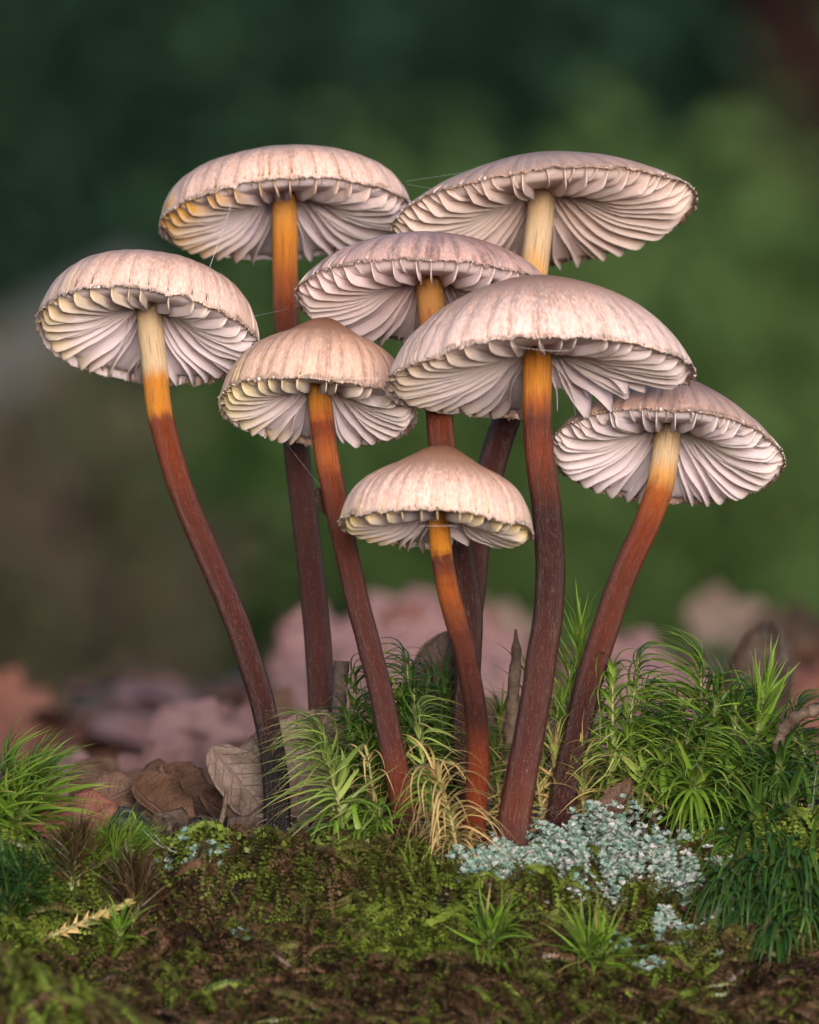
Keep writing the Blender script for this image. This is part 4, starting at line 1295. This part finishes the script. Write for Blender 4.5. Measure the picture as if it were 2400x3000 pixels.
dead_leaf('pinkish leaf scrap tucked behind the grey twig', None, PD(1045, 1560, 1.8), (50, 20, -20), .8, ML_mauve, .8, .5, .34, 0, .2, 414)
dead_leaf('brown leaf scrap beside the red lacy scrap', None, PD(215, 1690, .8), (60, -20, 30), 1.0, ML_brown, 1.0, .5, .34, 2, .25, 415)

for q_, (x, y, d_, rt, sz, mt) in enumerate([(100, 1735, .5, (35, 20, 30), .9, ML_dark), (300, 1760, .2, (30, -15, 60), .8, ML_dark), (385, 1770, .3, (20, 25, -30), .9, ML_dark), (540, 1745, .6, (45, -30, 20), .8, ML_dark),
                                           (410, 1690, 2.6, (60, 35, 20), 1.2, ML_brown), (290, 1680, 2.8, (55, -25, -20), 1.2, ML_brown), (500, 1720, 1.8, (50, 20, 10), 1.0, ML_brown)]):
    dead_leaf('dark rotting leaf scrap tucked in along the lip of the log' if q_ < 4 else 'brown curled leaf scrap just behind the domed leaf', 'rotting scraps along the log lip' if q_ < 4 else 'curled scraps behind the domed leaf',
              PD(x, y, d_), rt, sz, mt, 1.1, .6, .34, 2, .35, 430 + q_)

# blurred litter behind the log
LIT = []
for (dx, dy, d_, sz, mt) in [(440, 1600, 19, 1.9, ML_mauve), (330, 1640, 17, 1.6, ML_mauve), (505, 1580, 21, 1.5, ML_mauve), (195, 1655, 14, 1.2, ML_mauve), (395, 1590, 24, 1.7, ML_mauve), (470, 1660, 15, 1.6, ML_brown),
                             (660, 1410, 42, 1.3, ML_mauve), (740, 1390, 34, 2.2, ML_mauve), (820, 1370, 52, 2.6, ML_mauve), (900, 1330, 48, 2.2, ML_red), (960, 1380, 36, 2.3, ML_mauve), (1020, 1420, 44, 2.2, ML_mauve),
                             (1060, 1480, 24, 2.0, ML_mauve), (1060, 1320, 60, 1.3, ML_grey), (1340, 1480, 34, 1.9, ML_mauve), (1420, 1490, 28, 2.2, ML_mauve), (1290, 1430, 44, 1.9, ML_mauve), (1370, 1430, 46, 1.8, ML_mauve),
                             (1540, 1310, 60, 1.6, ML_grey), (1690, 1490, 36, 1.9, ML_red), (1690, 1350, 50, 1.7, ML_dark), (1740, 1530, 30, 1.7, ML_red), (120, 1610, 44, 2.0, ML_red), (1610, 1500, 40, 1.8, ML_brown),
                             (20, 1520, 48, 2.2, ML_red), (50, 1600, 40, 2.0, ML_red), (560, 1640, 16, 1.5, ML_mauve), (1440, 1560, 24, 1.8, ML_mauve), (700, 1490, 28, 2.0, ML_mauve), (820, 1470, 32, 2.2, ML_mauve), (250, 1695, 9, 1.4, ML_brown),
                             (930, 1450, 40, 2.2, ML_mauve), (1180, 1480, 40, 2.0, ML_mauve), (760, 1560, 20, 1.8, ML_brown), (940, 1540, 22, 1.9, ML_brown), (1150, 1560, 22, 1.9, ML_brown), (620, 1560, 26, 1.7, ML_brown)]:
    p = PD(dx, dy, d_)
    k = len(LIT)
    LIT.append(dead_leaf({'dead_leaf_mauve': 'pinkish mauve dead leaf in the blurred litter behind the log', 'dead_leaf_red': 'reddish dead leaf in the blurred litter behind the log',
                          'dead_leaf_grey': 'pale beige dead leaf upright in the blurred litter behind the log', 'dead_leaf_dark': 'dark dead leaf upright in the blurred litter behind the log',
                          'dead_leaf_brown': 'brown dead leaf low in the blurred litter behind the log'}[mt.name],
                         'leaf litter behind the log', p, (rng.uniform(45, 95), rng.uniform(-50, 50), rng.uniform(-35, 35)), sz, mt, rng.uniform(-.9, .9), rng.uniform(-.8, .8), .36, int(rng.integers(2, 5)), .3, 500 + k, crumple=.10, n=(22, 13)))
# more litter lying on the bank so that the standing leaves rest on others
for k in range(260):
    y = 8 + 72 * rng.uniform() ** 1.3
    x = rng.uniform(-6, 6) * (120 + y) / 110
    h0 = float(gz(x, y)) if y < 14 else float(floor_z(x, y))
    h0 = max(h0, float(floor_z(x, y))) if y > 10 else h0
    mt = [ML_mauve, ML_brown, ML_red, ML_mauve, ML_brown, ML_mauve][rng.integers(6)]
    dead_leaf('dead leaf heaped in the litter bank behind the log', 'heaped litter leaves behind the log', (x, y, h0 + rng.uniform(0.2, 0.9)), (rng.uniform(-25, 35), rng.uniform(-25, 25), rng.uniform(0, 360)), rng.uniform(1.4, 2.4),
              mt, rng.uniform(-.9, .9), rng.uniform(-.8, .8), .38, int(rng.integers(0, 4)), .15, 700 + k, n=(12, 7))

M_twig = plain_material('twig_bark', (0.045, 0.026, 0.016), (0.15, 0.10, 0.070), 350, 0.8, 0.0004)
M_twig_d = plain_material('dark_twig', (0.03, 0.02, 0.016), (0.10, 0.07, 0.055), 350, 0.8, 0.0004)


def twig(label, pts, rad, mat, knots=(), seed=1):
    path = catmull(np.array(pts), 60)
    tt = np.linspace(0, 1, 60)
    r = np.interp(tt, np.linspace(0, 1, len(rad)), rad)
    for k in knots:
        r = r * (1 + 0.45 * np.exp(-((tt - k) / 0.025) ** 2))
    V, Q, T, at = tube(path, r, 14, True, 0.14, seed, 5)
    b = Buf()
    b.add(V, Q, T)
    base = path[0]
    return tag(link('twig', b.mesh('twig', mat, base), loc=base), label, 'twig')


twig('upright grey-brown twig with pointed bud tip beside the thick stem', [PD(1070, 1760, .9), PD(1076, 1600, .9), PD(1080, 1480, .9), PD(1087, 1380, .9), PD(1086, 1325, .9)], (.085, .085, .075, .06, .065, .012), M_twig, (.5, .62, .9), 3)
twig('short broken dark twig stub beside the tall amber-gilled stem', [PD(712, 1700, 1.3), PD(714, 1500, 1.3), PD(720, 1392, 1.3)], (.07, .07, .085), M_twig_d, (.6,), 4)
twig('orange-brown twig bending out of the moss at the clump edge', [PD(1590, 1680, .4), PD(1630, 1590, .3), PD(1655, 1530, .2), PD(1700, 1500, .1), PD(1790, 1480, 0)], (.04, .045, .05, .055, .06), M_twig, (.3, .4, .5, .56, .62, .75), 5)
twig('thin pale leaf stalk leaning beside the domed leaf', [PD(450, 1775, .2), PD(470, 1715, .3), PD(478, 1660, .4)], (.022, .03, .02), M_twig, (), 6)
twig('knobbly dark twig lying across the lichen cushion', [PD(1340, 1850, -1.3), PD(1352, 1790, -1.2), PD(1357, 1745, -1.1)], (.05, .05, .03), M_twig_d, (.4,), 7)
shoot('dried tan moss stem lying on the log below the bristly tufts', None, PD(80, 1930, -2.75), PD(275, 1898, -2.55), 64, 0.085, 0.030, M_pale, sweep=(1, 0, .2), ksw=.3, out=.3, grav=0,
      a0=55, a1=40, age0=1.0, age1=.6, s0=.02, seed=347, lift=.12, wander=.3)

# soil clod under the lone stem
M_soil = plain_material('black_soil', (0.008, 0.006, 0.005), (0.045, 0.028, 0.02), 600, 0.75, 0.0012, 6)


def clod(label, c, r, seed, mat=None, name='soil_clod', cat='soil'):
    nu, nv = 40, 24
    u = np.linspace(0, 2 * np.pi, nu, endpoint=False)
    v = np.linspace(0.02, np.pi - 0.02, nv)
    U, Vv = np.meshgrid(u, v)
    d = np.stack([np.cos(U) * np.sin(Vv), np.sin(U) * np.sin(Vv), np.cos(Vv)], -1)
    k = 1 + 0.45 * fbm(d * 2.2 + seed, 4, seed)
    V = d * k[..., None] * np.array(r)
    i = np.arange(nv - 1)[:, None] * nu
    j = np.arange(nu)[None, :]
    jn = (j + 1) % nu
    b = Buf()
    b.add(V.reshape(-1, 3), np.stack([i + j, i + nu + j, i + nu + jn, i + jn], -1).reshape(-1, 4))
    return tag(link(name, b.mesh(name, mat or M_soil), loc=c), label, cat)


clod('black crumbly soil clod at the foot of the lone bowed stem', PD(578, 1790, -.15), (.42, .36, .20), 3)
clod('tan crumb of rotten wood lying on the black soil clod', PD(604, 1790, -.62), (.075, .06, .06), 5, M_twig, 'wood_crumb', 'wood')

# ------------------------------------------------------------------ spider silk
msk = Mat('spider_silk')
M_silk = msk.leafy((0.85, 0.85, 0.88), 0.35, 0.3, spec=0.7)


def silk(label, pts, r=0.0013, sag=0.0):
    pts = np.array(pts, float)
    s = np.linspace(0, 1, 14)[:, None]
    path = pts[0] * (1 - s) + pts[-1] * s - np.array([0, 0, 1]) * sag * 4 * s * (1 - s)
    V, Q, T, at = tube(path, r, 5)
    b = Buf()
    b.add(V, Q, T)
    return tag(link('silk_thread', b.mesh('silk_thread', M_silk, path[0]), loc=path[0]), label, 'silk')


silk('silk thread running down from the amber-stained gills to the lone cap', [PD(490, 425, 2.2), PD(434, 585, 0.9)], 0.0022)
silk('upper silk thread strung between the two tall caps', [PD(853, 382, 3.0), PD(985, 362, 1.6)], 0.0011)
silk('lower silk thread strung between the two tall caps', [PD(858, 388, 3.0), PD(925, 400, 1.6)], 0.0011)
silk('short silk thread from the lone cap to the amber-gilled stem', [PD(535, 666, 0.9), PD(608, 650, 2.6)], 0.0012)
silk('silk thread across the rim of the tan bell cap', [PD(640, 796, -.75), PD(820, 795, -.6)], 0.0010, .01)
silk('silk thread along the rim of the big pale dome', [PD(1080, 728, -2.4), PD(1200, 738, -2.4)], 0.0010, .02)
silk('silk thread across the gills of the smallest cap', [PD(880, 1108, -2.6), PD(965, 1107, -2.6)], 0.0010)
silk('silk thread slanting past the dark stem above the leaf scrap', [PD(600, 930, 1.9), PD(715, 1075, 0.1)], 0.0011)
for q_, (x0, y0, x1, y1) in enumerate([(325, 1755, 360, 1790), (330, 1795, 400, 1782), (355, 1790, 470, 1800), (345, 1785, 430, 1772), (360, 1780, 480, 1790), (325, 1775, 400, 1800), (300, 1745, 345, 1785)]):
    silk('fine silk strand of the veil stretched over the log by the mint lichen', [PD(x0, y0, -1.3), PD(x1, y1, -1.5)], 0.0016, .02)['group'] = 'silk veil on the log'

# ------------------------------------------------------------------ blurred wood behind
MF_bright = foliage_material('leaf_bright_green', (0.058, 0.105, 0.030), (0.092, 0.145, 0.046))
MF_mid = foliage_material('leaf_mid_green', (0.036, 0.080, 0.020), (0.064, 0.115, 0.030))
MF_teal = foliage_material('leaf_blue_green', (0.013, 0.036, 0.021), (0.026, 0.058, 0.034))
MF_deep = foliage_material('leaf_deep_green', (0.008, 0.016, 0.005), (0.018, 0.032, 0.009))
MF_brown = foliage_material('bracken_brown', (0.10, 0.072, 0.058), (0.060, 0.068, 0.032))
MF_olive = foliage_material('leaf_olive', (0.036, 0.046, 0.016), (0.060, 0.068, 0.026))
M_trunk = plain_material('tree_bark', (0.008, 0.004, 0.0035), (0.022, 0.011, 0.009), 14, 0.9, 0.01, spec=0.05)
M_grey = plain_material('grey_bark', (0.05, 0.055, 0.052), (0.085, 0.088, 0.088), 10, 0.9, 0.008)


def shrub(label, cat, x, y, rx, ry, h, n, leaf, mat, seed, zlow=0.02, trunks=5, name='shrub', group=None, tr=1.2, soft=True):
    r_ = np.random.default_rng(seed)
    z0 = float(floor_z(x, y)) - 1
    root = thing(name, label, cat, (x, y, z0), group)
    b = Buf()
    for k in range(trunks):
        a = r_.uniform(0, 6.28)
        e = np.array([math.cos(a) * rx * .6, math.sin(a) * ry * .6, h * r_.uniform(.65, .95)])
        path = catmull(np.array([[r_.normal(0, rx * .04), r_.normal(0, ry * .04), -2], e * np.array([.3, .3, .45]), e]), 12)
        V, Q, T, at = tube(path, np.linspace(tr, tr * .3, 12), 7)
        b.add(V, Q, T)
    link('trunk', b.mesh('trunk', M_trunk), root)
    m = n * 3
    p = r_.normal(0, 1, (m, 3))
    if soft:
        p = p * 0.50
        p[:, 2] = np.clip(p[:, 2], -1, 3)
    else:
        p = p / np.linalg.norm(p, axis=1, keepdims=True) * (r_.uniform(0, 1, (m, 1)) ** .45)
    keep = fbm(p * 3.2 + seed, 3, seed) + 0.35 * r_.normal(0, 1, m) * .5 > -0.05
    p = p[keep][:n]
    hue = np.clip(.5 + .8 * fbm(p * 2.5 + 9 + seed, 2, seed + 1), 0, 1)
    c = p * np.array([rx, ry, h * (1 - zlow) / 2]) + np.array([0, 0, h * (zlow + (1 - zlow) / 2)])
    n_ = len(c)
    N0 = nrm(r_.normal(0, .7, (n_, 3)) + np.array([0, -.3, .6]))
    A = nrm(np.cross(N0, r_.normal(0, 1, (n_, 3))))
    B = np.cross(N0, A)
    s = leaf * r_.uniform(.6, 1.3, (n_, 1))
    V = np.stack([c - A * s, c + B * s * .5 + N0 * s * .12, c + A * s, c - B * s * .5 + N0 * s * .12], 1).reshape(-1, 3)
    i = np.arange(n_) * 4
    T = np.concatenate([np.stack([i, i + 2, i + 1], -1), np.stack([i, i + 3, i + 2], -1)])
    b = Buf()
    b.add(V, None, T, leaf=np.stack([np.zeros(n_ * 4), np.repeat(hue, 4), np.repeat(r_.uniform(0, 1, n_), 4)], -1))
    link('crown', b.mesh('crown', mat), root)
    return root


def at_px(px, dist):
    return (px - 1200) / K * (D + dist) / D


shrub('bright green leafy shrub behind the broad flat cap', 'shrub', at_px(1800, 880), 880, 30, 30, 46, 9500, 2.6, MF_bright, 61)
shrub('low bright green shrub behind the right-hand mushroom', 'shrub', at_px(2350, 800), 800, 30, 26, 44, 7000, 2.4, MF_bright, 62)
shrub('green shrub low behind the central stems', 'shrub', at_px(1250, 920), 920, 24, 22, 36, 6000, 2.4, MF_mid, 63)
shrub('blue-green shrub behind the lone left mushroom', 'shrub', at_px(350, 1000), 1000, 50, 30, 110, 11000, 2.8, MF_teal, 64)
shrub('tall blue-green shrub behind the bun cap with amber gills', 'shrub', at_px(900, 1080), 1080, 60, 40, 130, 12000, 3.0, MF_teal, 65)
shrub('deep green shrub at the top corner behind the flat cap', 'shrub', at_px(2100, 1120), 1120, 60, 40, 140, 11000, 3.0, MF_deep, 66)
shrub('mid green shrub low behind the bowed stem', 'shrub', at_px(560, 860), 860, 18, 16, 26, 4500, 2.2, MF_mid, 67)
shrub('dead brown bracken clump at the far left', 'bracken', at_px(-60, 760), 760, 16, 14, 34, 1900, 2.4, MF_brown, 68, name='bracken')
shrub('olive low shrub next to the dead bracken', 'shrub', at_px(300, 900), 900, 16, 12, 30, 3000, 2.4, MF_olive, 69)
for k in range(8):
    x = -420 + k * 120
    shrub('dark leafy forest shrub in the far row', 'shrub', x, 1400 + 60 * (k % 3), 110, 70, 300, 9000, 5.0, [MF_deep, MF_teal, MF_mid][k % 3], 80 + k, group='far row of forest shrubs', tr=4, soft=False)
for k in range(9):
    x = -1000 + k * 250
    shrub('tall dark forest tree closing the view far behind', 'tree', x, 1900 + 90 * (k % 2), 220, 140, 750, 10000, 12.0, [MF_deep, MF_teal][k % 2], 100 + k, group='far forest trees', tr=14, soft=False, name='forest_tree', trunks=3)


def trunk(label, p0, p1, r0, r1, mat, name, seed):
    path = catmull(np.array([p0, (np.array(p0) + np.array(p1)) / 2 + np.array([2, 0, 0]), p1], float), 30)
    V, Q, T, at = tube(path, np.linspace(r0, r1, 30), 20, True, .12, seed, 2)
    b = Buf()
    b.add(V, Q, T)
    return tag(link(name, b.mesh(name, mat, p0), loc=p0), label, 'trunk')


_x = at_px(2230, 1000)
trunk('dark brown tree trunk rising at the far upper right', (_x + 6, 1000, float(floor_z(_x, 1000)) - 3), (_x - 4, 1010, 300), 8, 6, M_trunk, 'tree_trunk', 3)
_x = at_px(60, 900)
trunk('pale grey fallen trunk slanting behind the lone left mushroom', (_x - 75, 910, float(floor_z(_x - 75, 910)) + 2), (_x + 12, 900, 23), 5.0, 4.0, M_grey, 'fallen_trunk', 4)
